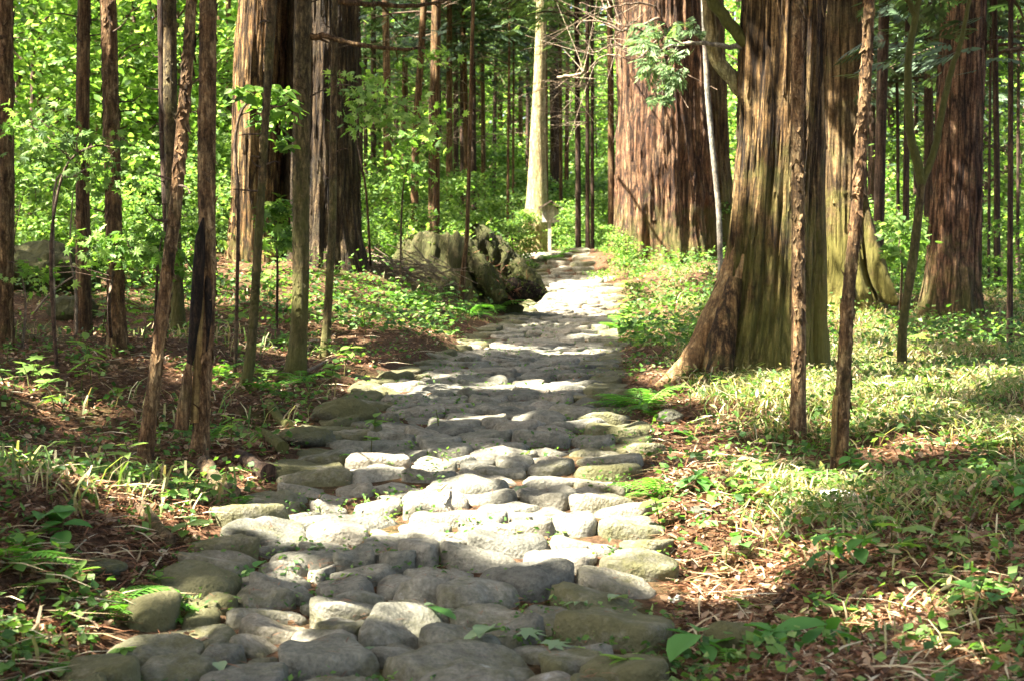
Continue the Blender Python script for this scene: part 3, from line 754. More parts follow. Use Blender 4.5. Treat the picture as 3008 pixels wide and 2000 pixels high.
def tree(name, label, pts, depth=None, mat='bark', H=16, group=None, segs=14, rough=.05, furrow=0, flare=.25, flare_h=.25, lobes=0, flk=0, flk_size=.04,
         crown=('cedar', 8.5, 3.0), step=.12, cat='tree', twist=0., lean_top=True, nb=None, cmat='conifer', csize=.5, H_lim=None):
    """pts: (px, py, width px) from base to the top of the frame; all at the base's distance"""
    if depth is None: b = G(pts[0][0], pts[0][1])
    else:
        q = P(pts[0][0], pts[0][1], depth); b = on_ground(q[0], depth)
    Y = b[1]
    W = [P(p[0], p[1], Y) for p in pts]
    loc = [np.array([w[0] - b[0], 0, w[2] - b[2]]) for w in W]
    loc[0] = np.array([0, 0, 0.]); rad = [p[2] / 2 * Y / FPX * (.84 if not furrow else 1.0) for p in pts]
    # keep heights rising
    for k in range(1, len(loc)): loc[k][2] = max(loc[k][2], loc[k - 1][2] + .02)
    top = loc[-1]; d = (loc[-1] - loc[-2]); d = d / max(d[2], .05)
    below = np.array([loc[0][0], 0, -.35])
    line = [below] + loc; r = [rad[0] * 1.03] + rad
    hz = H
    if top[2] < hz - .5:
        for f in (.25, .6, 1.0):
            z = top[2] + (hz - top[2]) * f
            sl = d[0] * (z - top[2]) * (1 - .5 * f)
            line.append(np.array([top[0] + sl, 0, z])); r.append(max(.02, rad[-1] * (1 - .75 * f)))
    e = thing(name, label, cat, b, group)
    V, F, ln = trunk_geo(line, r, segs, rough, furrow, flare, flare_h, lobes, len(TREES) * 1.37 + 1, step, twist)
    mb = MB(); mb.add(V, F, 0)
    if flk: flakes(mb, ln, int(flk * 1.6), min(hz * .7, 1.5 + .17 * Y - b[2] + 1), flk_size)
    if furrow >= .1: strips(mb, V, segs, 420, 1.5 + .17 * Y - b[2] + .5)
    tr = link('trunk', mb.mesh('trunk', [M[mat]], True), e)
    if crown:
        kind, z0, rm = crown
        topx = float(np.interp((z0 + hz) / 2, ln[0], ln[1]))
        cb = b + np.array([topx, 0, 0])
        mbc = conifer_crown(cb, (H_lim if H_lim else hz + .6), z0, rm, nb or int(30 + 26 * rm), 9, csize, 'fine' if H_lim else 'coarse', 'gaps' if H_lim else True)
        if mbc.n:
            o = link('crown', mbc.mesh('crown', [M[cmat], M['twig_dark']]), e); o.location = (topx, 0, 0)
    TREES.append((b, e, ln))
    return b, e, ln
def branch(e, b, pts, Y, r0, r1, mat, name='branch', n=14, wob=.0, segs=7, sub=0, dy=None):
    W = np.array([P(p[0], p[1], Y + (dy[k] if dy else 0)) for k, p in enumerate(pts)]) - b
    c = curve(W, n)
    if wob: c[1:] += RG.normal(0, wob, (n - 1, 3))
    mb = MB(); rad = np.linspace(r0, r1, n); V, F = tube(c, rad, segs); mb.add(V, F, 0)
    for k in range(sub):
        i = RG.integers(2, n - 1); d = unit(c[i] - c[i - 1]); s = unit(np.cross(d, RG.normal(size=3)))
        L = RG.uniform(.2, .55) * np.linalg.norm(c[-1] - c[0]) * .5
        q = [c[i], c[i] + (d * .6 + s * .5) * L * .5 + RG.normal(0, .02, 3), c[i] + (d * .9 + s * .9) * L + RG.normal(0, .05, 3)]
        V, F = tube(curve(q, 5), np.linspace(rad[i] * .6, rad[i] * .2, 5), 5); mb.add(V, F, 0)
    return link(name, mb.mesh(name, [M[mat]], True), e)

def root(e, b, pts, Y, rads, mat, name='root', segs=22, n=26, ro=.12, dy=None):
    W = np.array([P(p[0], p[1], Y + (dy[k] if dy else 0)) for k, p in enumerate(pts)]) - b
    c = curve(W, n); rad = np.interp(np.linspace(0, 1, n), np.linspace(0, 1, len(rads)), rads)
    V, F = tube(c, rad, segs)
    nn = (vnoise(np.stack([V[:, 0] * 14, V[:, 1] * 14, V[:, 2] * 2.5], -1) + b.sum()) - .5) + .6 * (vnoise(np.stack([V[:, 0] * 34, V[:, 1] * 34, V[:, 2] * 6], -1) + b.sum()) - .5)
    cc = np.repeat(c, segs, 0); V = cc + (V - cc) * (1 + ro * 2 * nn)[:, None]
    mb = MB(); mb.add(V, F, 0)
    return link(name, mb.mesh(name, [M[mat]], True), e)
def dead_stubs(e, ln, n=9):
    zz, cx, cy, rr = ln
    for k in range(n):
        z = RND.uniform(.6, 5.0); a = RND.uniform(0, 6.28); x = float(np.interp(z, zz, cx)); y = float(np.interp(z, zz, cy)); r = float(np.interp(z, zz, rr)); L = RND.uniform(.05, .28)
        d = np.array([math.cos(a), math.sin(a), RND.uniform(-.2, .5)]); p = np.array([x, y, z])
        V, F = tube(curve([p, p + d * (r + L * .6), p + d * (r + L) + np.array([0, 0, RND.uniform(-.04, .08)])], 5), np.linspace(.009, .003, 5), 5); mb = MB(); mb.add(V, F); link('dead_twig', mb.mesh('dead_twig', [M['twig_dark']], True), e)
# --- slim trunks on the shady bank
tree('cedar_tree', 'thick brown flaky-barked cedar standing before the mossy boulder bank', [(12, 1020, 78), (10, 900, 66), (16, 600, 62), (16, 300, 58), (14, 0, 56)], mat='bark_flaky', flk=420, flk_size=.06, segs=20)
tree('cedar_tree', 'straight slim brown cedar between the mossy boulders and the peeling cedar', [(245, 1003, 66), (245, 850, 54), (243, 600, 48), (243, 300, 46), (247, 0, 44)], mat='bark', flk=260, flk_size=.05, segs=16, depth=15.4)
tree('cedar_tree', 'slim cedar with pale strips of bark peeling off its upper trunk', [(346, 1035, 78), (340, 880, 62), (334, 650, 57), (326, 300, 56), (318, 0, 56)], mat='bark_flaky', flk=520, flk_size=.085, segs=18)
tree('cedar_tree', 'twin-stemmed mossy grey-brown cedar behind the leaning trunk', [(522, 975, 60), (518, 850, 48), (508, 600, 48), (500, 300, 48), (498, 0, 46)], mat='bark_moss', flk=160, flk_size=.05, depth=17)
bb, ee, ll = tree('cedar_tree', 'thin dark stem close against the twin-stemmed mossy cedar', [(508, 958, 30), (492, 700, 26), (478, 400, 28), (473, 0, 26)], mat='bark_dark', depth=17.6)
tree('leaning_tree', 'slim leaning tree with curled flakes on its orange-brown bark', [(420, 1382, 62), (437, 1235, 52), (462, 1057, 46), (482, 880, 44), (497, 740, 44), (511, 670, 46), (529, 446, 42), (549, 223, 42), (563, 0, 36)],
     mat='bark_flaky', flk=900, flk_size=.034, segs=20, flare=.2, rough=.06)
bF, eF, lF = tree('split_tree', 'cedar split low down, with a charred hollow and bare yellow wood', [(585, 1345, 74), (590, 1260, 52), (606, 1100, 42), (614, 900, 44), (615, 780, 50), (606, 640, 60), (607, 400, 62), (609, 200, 62), (612, 0, 60)],
     mat='bark_flaky', flk=420, flk_size=.045, segs=22, flare=.5, rough=.07)
tF = part_of(eF)
root(tF, bF, [(598, 640), (588, 700), (583, 780), (573, 930), (560, 1050), (556, 1090)], bF[1] - .045, [.006, .030, .036, .034, .026, .012], 'charred', 'charred_stem', 14, 24, .25)
root(eF, bF, [(566, 1000), (552, 1110), (541, 1180), (532, 1260)], bF[1] - .045, [.012, .030, .032, .036], 'bark_flaky', 'split_stem', 14, 20, .3)
root(tF, bF, [(596, 700), (591, 880), (583, 1010), (578, 1140), (580, 1240)], bF[1] - .015, [.012, .020, .026, .030, .034], 'inner', 'bare_wood', 14, 24, .2)
root(tF, bF, [(608, 740), (611, 840), (613, 930), (606, 1050)], bF[1] - .030, [.006, .020, .018, .006], 'charred', 'scar', 10, 20, .3)
tree('cedar_tree', 'thin leaning stem in front of the huge split-trunked cedar', [(712, 1150, 46), (730, 1100, 38), (746, 920, 31), (756, 740, 31), (764, 620, 28), (775, 440, 26), (786, 260, 26), (796, 60, 34), (799, 0, 36)], mat='bark_moss', flk=420, flk_size=.03, segs=14)
bH, eH, lH = tree('mossy_tree', 'straight olive mossy trunk between two thinner stems on the bank', [(866, 1085, 84), (876, 1020, 62), (884, 850, 58), (884, 660, 60), (886, 400, 62), (890, 0, 58)], mat='bark_moss', flk=420, flk_size=.035, segs=20, flare=.4)
branch(eH, bH, [(905, 104), (960, 108), (1050, 132), (1160, 146), (1250, 142)], bH[1], .030, .010, 'bark', 'branch', 16, .006, 7, 3, dy=[0, -.1, -.2, -.1, .2])
bI, eI, lI = tree('mossy_tree', 'thinnest mossy stem beside the straight olive trunk on the bank', [(953, 1045, 40), (960, 960, 30), (970, 780, 27), (977, 660, 27), (979, 400, 25), (983, 0, 21)], mat='bark_moss', flk=240, flk_size=.03)
branch(eI, bI, [(985, 6), (1050, 10), (1160, 18), (1260, 12), (1330, -6)], bI[1], .030, .014, 'bark', 'branch', 16, .006, 7, 3, dy=[0, .2, .4, .6, .8])

for t_ in TREES: dead_stubs(t_[1], t_[2])
# --- giants
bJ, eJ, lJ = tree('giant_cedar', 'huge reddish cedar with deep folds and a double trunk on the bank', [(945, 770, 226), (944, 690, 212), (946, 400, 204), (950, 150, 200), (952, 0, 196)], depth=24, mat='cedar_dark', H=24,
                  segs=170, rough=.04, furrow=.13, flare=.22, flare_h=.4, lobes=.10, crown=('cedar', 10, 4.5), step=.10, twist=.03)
def stem(e, b, pts, Y, mat, seed, name='stem', furrow=.14, lobes=.12, flare=.3, segs=130, rough=.04, twist=0.):
    W = [P(p[0], p[1], Y) - b for p in pts]; line = [np.array([W[0][0], Y - b[1], -.4])] + [np.array([w[0], Y - b[1], max(w[2], .01)]) for w in W]
    r = [p[2] / 2 * Y / FPX for p in pts]; line.append(line[-1] + np.array([0, 0, 6.])); r = [r[0]] + r + [r[-1] * .7]
    V, F, ln = trunk_geo(line, r, segs, rough, furrow, flare, .4, lobes, seed, .10, twist); mb = MB(); mb.add(V, F); strips(mb, V, segs, 300, 6)
    return link(name, mb.mesh(name, [M[mat]], True), e)
stem(eJ, bJ, [(738, 750, 150), (742, 640, 134), (744, 420, 122), (742, 300, 112), (752, 150, 120), (762, 0, 112)], 23.7, 'cedar', 31.3, twist=.08)
stem(eJ, bJ, [(835, 755, 120), (832, 600, 108), (832, 300, 104), (836, 0, 104)], 24.2, 'cedar_red', 35.9, furrow=.16)
bM, eM, lM = tree('giant_cedar', 'massive fluted red-brown cedar behind the sunny fern verge', [(1962, 745, 306), (1960, 640, 290), (1956, 400, 276), (1950, 200, 258), (1946, 0, 246)], depth=35, mat='cedar_red', H=26,
                  segs=190, rough=.03, furrow=.14, flare=.12, flare_h=.5, lobes=.12, crown=('cedar', 11, 4.5), step=.10)
tree('giant_cedar', 'dark shaded cedar grown against the massive fluted red-brown cedar', [(2100, 745, 120), (2092, 500, 100), (2084, 200, 90), (2080, 0, 86)], depth=36.3, mat='cedar_moss', H=22, segs=90, furrow=.14, flare=.3, flare_h=.4, crown=('cedar', 10, 3.5), step=.14)
bO, eO, lO = tree('giant_cedar', 'furrowed cedar whose root spreads out towards the stone path', [(2215, 1128, 300), (2232, 1020, 262), (2252, 880, 238), (2272, 640, 226), (2290, 400, 218), (2300, 150, 214), (2304, 0, 214)], depth=14.3, mat='cedar_mossfoot', H=20,
                  segs=170, rough=.045, furrow=.17, flare=.36, flare_h=.32, lobes=.10, crown=('cedar', 9, 4.0), step=.07)
# spreading root and side lobe
root(eO, bO, [(2225, 560), (2180, 760), (2110, 930), (2040, 1050), (1975, 1112), (1925, 1140)], bO[1], [.08, .13, .14, .11, .07, .03], 'root_bare', dy=[0, -.05, -.12, -.2, -.28, -.35])
root(eO, bO, [(2160, 820), (2125, 980), (2112, 1080), (2090, 1150)], bO[1], [.06, .12, .13, .11], 'cedar', dy=[-.2, -.3, -.38, -.45])
root(eO, bO, [(2395, -40), (2392, 300), (2396, 700), (2398, 950), (2402, 1100)], bO[1], [.07, .085, .095, .10, .13], 'cedar_moss', 'side_stem', dy=[.02, .02, 0, 0, 0])
brO = branch(eO, bO, [(2215, 140), (2150, 138), (2080, 130), (2003, 131), (1985, 150)], bO[1], .028, .010, 'grey_bark', 'branch', 16, .004, 8, 2)
branch(eO, bO, [(2215, 160), (2180, 115), (2130, 55), (2085, -10), (2060, -60)], bO[1], .055, .05, 'limb_moss', 'limb', 16, .006, 9)
branch(eO, bO, [(2220, 330), (2165, 248), (2105, 175), (2086, 80), (2080, -60)], bO[1] + .2, .075, .05, 'pale_bark', 'limb', 18, .005, 10)
# light hanging sprays on the branch
def sprays(e, b, boxes, Y, n, size, mat, name='foliage', dyr=.5):
    pts = []
    for (x0, y0, x1, y1, wgt) in boxes:
        for _ in range(int(n * wgt)):
            pts.append(P(RND.uniform(x0, x1), RND.uniform(y0, y1), Y + RND.uniform(-dyr, dyr)))
    p = np.array(pts) - b; m = len(p)
    d = np.stack([RG.normal(-.35, .55, m), RG.normal(-.3, .5, m), RG.uniform(-.8, -.05, m)], -1)
    up = np.array([0, -.3, 1.]) + RG.normal(0, .4, (m, 3))
    V, F = inst(SPR_V, SPR_F, frames(d, up, size * RG.uniform(.6, 1.3, m)), p)
    mb = MB(); mb.add(V, F, 0)
    return link(name, mb.mesh(name, [M[mat]]), e)
sprays(brO, bO, [(1890, 60, 2010, 170, .45), (1880, 150, 1960, 210, .2), (1940, 190, 2010, 250, .2), (1915, 245, 1990, 295, .15), (1860, 60, 1900, 150, .15), (2000, 60, 2060, 140, .15)], bO[1] + .3, 150, .15, 'conifer_lit')
for pts in ([(1985, 150), (1960, 180), (1950, 230), (1945, 280)], [(2003, 131), (1960, 110), (1920, 130), (1890, 170)]):
    branch(brO, bO, pts, bO[1] + .1, .010, .004, 'twig', 'twig', 10, .004, 5)
bQ, eQ, lQ = tree('giant_cedar', 'straight cedar with golden moss on its flank and green root', [(2478, 900, 190), (2470, 780, 150), (2470, 500, 138), (2472, 200, 132), (2474, 0, 130)], depth=23.5, mat='cedar_moss', H=24, segs=120,
                  furrow=.11, flare=.5, flare_h=.5, crown=('cedar', 10, 4.0), step=.10)
root(eQ, bQ, [(2525, 520), (2548, 680), (2580, 800), (2612, 870), (2640, 890)], bQ[1], [.05, .12, .15, .11, .04], 'cedar_moss', dy=[-.1, -.2, -.3, -.4, -.5])
tree('giant_cedar', 'dark straight cedar standing in deep shade beyond the dwarf bamboo', [(2790, 935, 178), (2800, 780, 150), (2812, 500, 138), (2824, 200, 130), (2830, 0, 128)], depth=23, mat='cedar_red', H=24, segs=120, furrow=.10, flare=.28, flare_h=.5,
     crown=('cedar', 9, 4.5), step=.12, lobes=.05)
# --- slim trees by the furrowed cedar
tree('cedar_tree', 'slim straight brown cedar standing just before the furrowed giant', [(2343, 1285, 60), (2345, 1180, 52), (2346, 900, 50), (2344, 600, 46), (2342, 300, 45), (2342, 0, 45)], mat='bark_flaky', flk=700, flk_size=.034, segs=20)
bS, eS, lS = tree('cedar_tree', 'slim curving cedar with a bare scar near its foot, above white rocks', [(2462, 1395, 64), (2467, 1300, 60), (2478, 1120, 50), (2484, 980, 48), (2493, 845, 46), (2512, 680, 42), (2534, 360, 38), (2546, 200, 38), (2553, 0, 36)],
     mat='bark_flaky', flk=750, flk_size=.036, segs=20, rough=.06)
branch(part_of(eS), bS, [(2456, 1160), (2452, 1220), (2448, 1300), (2446, 1340)], bS[1] - .045, .018, .014, 'inner', 'scar', 14, .001, 8)
bU, eU, lU = tree('forked_tree', 'slender crooked mossy tree forking into a Y before the dark cedar', [(2652, 1105, 38), (2646, 985, 30), (2661, 890, 30), (2685, 745, 36), (2700, 620, 30), (2708, 527, 28)], depth=15.2, mat='bark_moss', H=0, segs=14, crown=None, flare=.3, rough=.08)
branch(eU, bU, [(2708, 540), (2690, 460), (2672, 380), (2668, 200), (2690, 45), (2703, -20), (2720, -160), (2730, -500)], bU[1], .046, .018, 'limb_moss', 'limb', 40, .003, 10)
branch(eU, bU, [(2690, 50), (2672, 10), (2655, -30), (2630, -150)], bU[1], .03, .02, 'limb_moss', 'limb', 12, .003, 9)
branch(eU, bU, [(2706, 545), (2744, 446), (2775, 290), (2800, 190), (2820, 134), (2850, 0), (2900, -200), (2950, -420)], bU[1], .036, .012, 'limb_moss', 'limb', 40, .003, 10)
mbx = MB(); V, F = leafy_crown(bU, [np.array([.3, .2, 6.2]) + RG.normal(0, 1, 3) * (1.2, 1.2, .7) for _ in range(16)], 1600, .8, .12); mbx.add(V, F)
link('crown', mbx.mesh('crown', [M['leaf_mid']]), eU)
tree('grey_tree', 'thin smooth grey tree leaning across the shaded giant trunk', [(2122, 720, 20), (2112, 620, 19), (2092, 430, 18), (2078, 280, 19), (2070, 100, 19), (2066, 0, 18)], depth=22, mat='grey_bark', H=12, crown=('cedar', 8, 1.5), segs=12, rough=.03)
tree('cedar_tree', 'tall grey-brown cedar just behind the golden-mossed cedar', [(2578, 770, 40), (2585, 500, 38), (2592, 200, 38), (2598, 0, 38)], depth=29, mat='bark_dark', segs=14)

# --- grove behind: thin trunks
DK = 'slim dark cedar trunk in the crowded grove behind the mossy stump'
GL = {1273: 'stoutest dark cedar trunk of the grove behind the mossy stump', 1213: 'leaning dark trunk crossing the stoutest trunk behind the stump', 1140: 'straight brown trunk beside the huge split cedar in the grove', 1491: 'hair-thin dark trunk nearest the pale sunlit trunk', 1507: 'second hair-thin trunk close to the pale sunlit trunk', 1421: 'lone slim dark trunk between the grove and the pale trunk'}
for px, py, w, Y in [(1057, 520, 24, 44), (1097, 500, 20, 48), (1140, 545, 28, 42), (1187, 480, 22, 52), (1213, 622, 26, 36), (1273, 625, 38, 37), (1320, 575, 22, 45), (1340, 540, 18, 50), (1358, 560, 16, 48), (1372, 540, 17, 46), (1392, 520, 17, 47),
                     (1421, 512, 15, 52), (1491, 606, 9, 44), (1507, 590, 8, 46), (1075, 560, 14, 50), (1290, 560, 18, 55), (1115, 540, 16, 57), (1165, 560, 18, 60), (1235, 540, 15, 62), (1310, 540, 20, 64), (1350, 530, 14, 66), (1405, 540, 18, 62), (1450, 545, 13, 58), (1470, 550, 18, 68), (1530, 560, 16, 66), (1550, 560, 14, 58), (1040, 560, 18, 54)]:
    lean = RND.uniform(-14, 14) + (30 if px == 1213 else 0)
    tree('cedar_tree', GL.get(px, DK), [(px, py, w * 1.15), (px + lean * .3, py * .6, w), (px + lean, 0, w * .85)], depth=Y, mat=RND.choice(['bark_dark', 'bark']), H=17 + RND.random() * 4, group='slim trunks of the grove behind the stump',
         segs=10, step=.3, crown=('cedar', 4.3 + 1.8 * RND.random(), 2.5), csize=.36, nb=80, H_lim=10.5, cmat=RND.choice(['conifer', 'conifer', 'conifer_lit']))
DS = 'slim dark cedar trunk standing near the little roofed notice board'
SL = {1699: 'dark slim trunk rising behind the pale sunlit boulder', 1797: 'brown slim trunk close beside the massive fluted cedar', 1632: 'broad pinkish-grey trunk half behind the pale sunlit trunk', 1726: 'left-hand stem of the close pair past the pale boulder'.replace('left-hand', 'thicker'), 1740: 'thinner stem of the close pair past the pale boulder', 1605: 'dark stem directly behind the notice board roof'}
for px, py, w, Y in [(1605, 640, 14, 44), (1648, 620, 12, 46), (1663, 560, 14, 52), (1699, 728, 19, 37), (1726, 742, 15, 36), (1740, 740, 13, 36.5), (1797, 705, 23, 36), (1632, 600, 34, 50)]:
    lean = RND.uniform(-8, 8)
    tree('cedar_tree', SL.get(px, DS), [(px, py, w * 1.1), (px + lean * .3, py * .6, w), (px + lean, 0, w * .9)], depth=Y, mat=RND.choice(['bark_dark', 'bark']), H=17 + RND.random() * 4, group='slim trunks by the notice board',
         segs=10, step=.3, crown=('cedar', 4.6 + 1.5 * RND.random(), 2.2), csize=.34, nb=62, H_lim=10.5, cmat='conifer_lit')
def dead_twigs(e, b, z0, z1, n, reach):
    mb = MB()
    for k in range(n):
        z = RND.uniform(z0, z1); a = RND.uniform(0, 6.28); L = reach * RND.uniform(.4, 1.1); d = np.array([math.cos(a), math.sin(a), 0])
        c = curve([np.array([0, 0, z]), d * L * .5 + [0, 0, z + RND.uniform(-.05, .15)], d * L + [0, 0, z + RND.uniform(-.4, .1)]], 6); V, F = tube(c, np.linspace(.012, .004, 6), 4); mb.add(V, F)
        for q in (2, 3, 4):
            dd = unit(d + RG.normal(0, .6, 3)); V, F = tube(np.array([c[q], c[q] + dd * L * .25, c[q] + dd * L * .42 + [0, 0, -.06]]), [.006, .004, .002], 3); mb.add(V, F)
    tag(link('dead_twigs', mb.mesh('dead_twigs', [M['twig']], True), e), kind='stuff')
for t_ in TREES[-8:]: dead_twigs(t_[1], t_[0], 2.6, 8, 34, 1.5)
for t_ in TREES[-35:-8]: dead_twigs(t_[1], t_[0], 2.6, 7, 12, 1.3)
DR = 'thin dark trunk in the deep shade round the dark straight cedar'
RL = {2660: 'dark trunk behind the forked mossy tree', 2931: 'dark slim trunk just past the dark straight cedar', 2967: 'dark slim trunk rising out of the dwarf bamboo past the dark cedar', 2730: 'pale grey trunk seen between the fork of the mossy tree and the dark cedar'}
for px, py, w, Y in [(2660, 790, 22, 27), (2931, 800, 22, 28), (2967, 975, 20, 19), (2905, 760, 10, 30), (2730, 700, 34, 38), (2640, 690, 12, 40), (2990, 780, 12, 33), (2880, 700, 24, 45), (2560, 650, 26, 45), (2690, 670, 16, 48), (2620, 650, 26, 55), (2750, 650, 22, 52), (2900, 660, 30, 55), (2960, 660, 22, 58), (2540, 640, 22, 60), (2850, 660, 26, 62)]:
    lean = RND.uniform(-10, 10)
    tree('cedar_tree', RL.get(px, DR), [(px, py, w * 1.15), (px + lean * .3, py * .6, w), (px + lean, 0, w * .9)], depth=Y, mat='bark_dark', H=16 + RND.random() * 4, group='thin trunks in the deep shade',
         segs=10, step=.3, crown=('cedar', 3.0 + 2.5 * RND.random(), 2.8), csize=.42, nb=130, H_lim=11)
DL = 'distant cedar trunk half hidden by the bright leaves behind the bank'
for px, py, w, Y in [(120, 640, 26, 30), (400, 620, 22, 34), (675, 600, 22, 33), (210, 600, 18, 38), (560, 600, 20, 40), (30, 600, 30, 36), (80, 600, 16, 44), (170, 600, 14, 40), (290, 600, 22, 33), (370, 600, 16, 46), (450, 600, 20, 37), (640, 600, 14, 46), (590, 600, 26, 36)]:
    tree('cedar_tree', DL, [(px, py, w), (px + RND.uniform(-10, 10), 0, w * .85)], depth=Y, mat='bark', H=15, group='cedars behind the bank leaves', segs=10, step=.3, crown=('cedar', 8.5, 2.4), csize=.45)
bK, eK, lK = tree('cedar_tree', 'thin brown sapling trunk growing at the foot of the mossy stump', [(1352, 828, 26), (1362, 780, 17), (1372, 700, 15), (1378, 500, 14), (1384, 250, 14), (1390, 0, 13)], depth=25.2, mat='bark', segs=10, H=13, crown=('cedar', 7, 1.6))
bL, eL_, lL = tree('pale_tree', 'sunlit pale trunk with a mossy spreading foot by the notice board', [(1568, 705, 96), (1574, 660, 76), (1578, 560, 58), (1580, 440, 48), (1582, 330, 40), (1586, 200, 34), (1592, 0, 30)], depth=42, mat='pale_bark', H=17, segs=40, flare=.4, flare_h=.5,
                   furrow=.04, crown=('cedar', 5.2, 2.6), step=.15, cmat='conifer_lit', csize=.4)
# dead branches of the massive cedar
for pts, r0 in (([(1935, 55), (1880, 78), (1830, 92), (1780, 70), (1720, 62), (1690, 84)], .030), ([(1850, 140), (1800, 134), (1765, 148), (1722, 160)], .016), ([(1925, 85), (1870, 88), (1800, 60), (1770, 20)], .02), ([(1800, 135), (1812, 100), (1850, 70)], .014),
                ([(1925, 20), (1860, 10), (1770, 25), (1700, 10)], .02), ([(1930, 120), (1870, 175), (1790, 160), (1740, 190), (1700, 250)], .018), ([(1640, 228), (1700, 220), (1716, 205)], .03)):
    branch(eM, bM, pts, bM[1] - 6.0, r0 * 1.1, r0 * .35, 'twig', 'dead_branch', 20, .012, 6, 6, dy=[5.2] + [0] * (len(pts) - 1))

# --- cedars of the wood outside the picture (unseen, added to shade the path and ground)
OUT = 'unseen tall cedar with reddish bark added around the view for shade'
spots = [(-6.5, 6), (-10.5, 3.5), (-9.5, 9), (-13.5, 7), (-7.5, 12.5), (-12, 13), (-16, 11), (-4.8, 2.5), (-8.5, -1), (-12.5, -2), (-10.5, 17), (-15, 18), (-13, 23), (-18, 25), (-16, 31), (-3.6, -3),
         (5.2, 4.5), (6.5, 9), (9.5, 14), (4.5, -1.5), (9, 3), (11, 20), (14, 27), (1.8, -4), (-5.6, 9.2), (-8.2, 5.0), (-7.2, 15.8), (-9.0, 20.5), (-12, 28), (-6.4, -3.5), (-11.6, 10.2), (-6.2, 1.0), (-7.7, 3.2), (-5.4, -.8), (-9.4, 1.2), (-4.4, 4.9), (-3.3, 1.2), (-2.6, -1.5), (-7.4, 7.6), (-3.9, 6.6)]
for k, (x, y) in enumerate(spots):
    for _ in range(40):
        zs_ = np.linspace(.5, 17, 60); tp = np.stack([np.full(60, x), np.full(60, y), zs_], -1); hit = False
        for gx_, gy_, gz_, rx_, ry_ in GAPS[:9]:
            q = tp - SUN[None] * ((tp[:, 2] - gz_) / SUN[2])[:, None]
            hit |= bool((((q[:, 0] - gx_) / (rx_ + .1)) ** 2 + ((q[:, 1] - gy_) / (ry_ + .1)) ** 2 < 1).any())
        if not hit: break
        y += RND.uniform(-.5, .5); x += RND.uniform(-.5, .3) * (1 if x < 0 else -1)
    b = on_ground(x, y); H = 15 + RND.random() * 5; r = .14 + .1 * RND.random()
    e = thing('cedar_tree', OUT, 'tree', b, 'unseen cedars added for shade')
    V, F, ln = trunk_geo([(0, 0, -.3), (0, 0, 4), (RND.uniform(-.3, .3), 0, H)], [r, r * .85, .03], 12, .05, 0, .3, .3, 0, k + 60, .35)
    mb = MB(); mb.add(V, F); link('trunk', mb.mesh('trunk', [M['bark']], True), e)
    mbc = conifer_crown(b, H + .5, 7.5 if y > 3 else 6.5, 3.6, 150, 10, .55)
    link('crown', mbc.mesh('crown', [M['conifer'], M['twig_dark']]), e)
print('trees', len(TREES))

# ------------------------------------------------------------------ mossy stump, notice board, rocks, logs
ND_V0 = np.array([(-.02, 0, 0), (.02, 0, 0), (.05, .5, .05), (-.0, .5, .06), (0, 1, 0)]); ND_F0 = np.array([(0, 1, 2), (0, 2, 3), (3, 2, 4)])
def noisy_blob(c, r, seed, sq=(1, 1, 1), nu=36, nv=22, amp=.25, freq=1.6):
    u = np.linspace(0, 2 * np.pi, nu, endpoint=False); v = np.linspace(-1, 1, nv)
    U, Vv = np.meshgrid(u, v); z = np.sin(Vv * np.pi / 2); rr = np.cos(Vv * np.pi / 2)
    d = np.stack([np.cos(U) * rr, np.sin(U) * rr, z], -1)
    n = vnoise(d * freq + seed) - .5; nb = vnoise(d * freq * 3.1 + seed * 2) - .5; nc = vnoise(d * freq * 8 + seed * 2) - .5
    rad = 1 + amp * (2 * n + .8 * nb + .3 * nc)
    V = d * rad[..., None] * r * np.array(sq)
    i = np.arange(nv - 1)[:, None] * nu; j = np.arange(nu)[None]; k = (j + 1) % nu
    F = np.stack([i + j, i + k, i + nu + k, i + nu + j], -1).reshape(-1, 4)
    return V.reshape(-1, 3) + np.asarray(c), F
def rock(label, px, py, wpx, sq=(1, .8, .55), seed=1, mat='rock', moss=.6, depth=None, sink=.35, name='rock', cat='rock', group=None, amp=.22):
    b = G(px, py) if depth is None else on_ground(*(P(px, py, depth)[:2]))
    r = wpx / 2 * b[1] / FPX
    V, F = noisy_blob((0, 0, r * sq[2] * (1 - sink * 1.4)), r, seed, sq, amp=amp)
    nz = np.clip(V[:, 2] / (r * sq[2] * 1.6), 0, 1)
    me = make_mesh(name, V, [F], [M[mat]], None, True, {'moss': np.clip(moss * (.5 + .6 * nz), 0, 1)})
    o = link(name, me, None, b); tag(o, label, cat, group); return o
q = P(1305, 830, 26.3); bs = on_ground(q[0], 26.3)
est = thing('tree_stump', 'rotten moss-covered giant stump with a hollow side above the path', 'stump', bs)
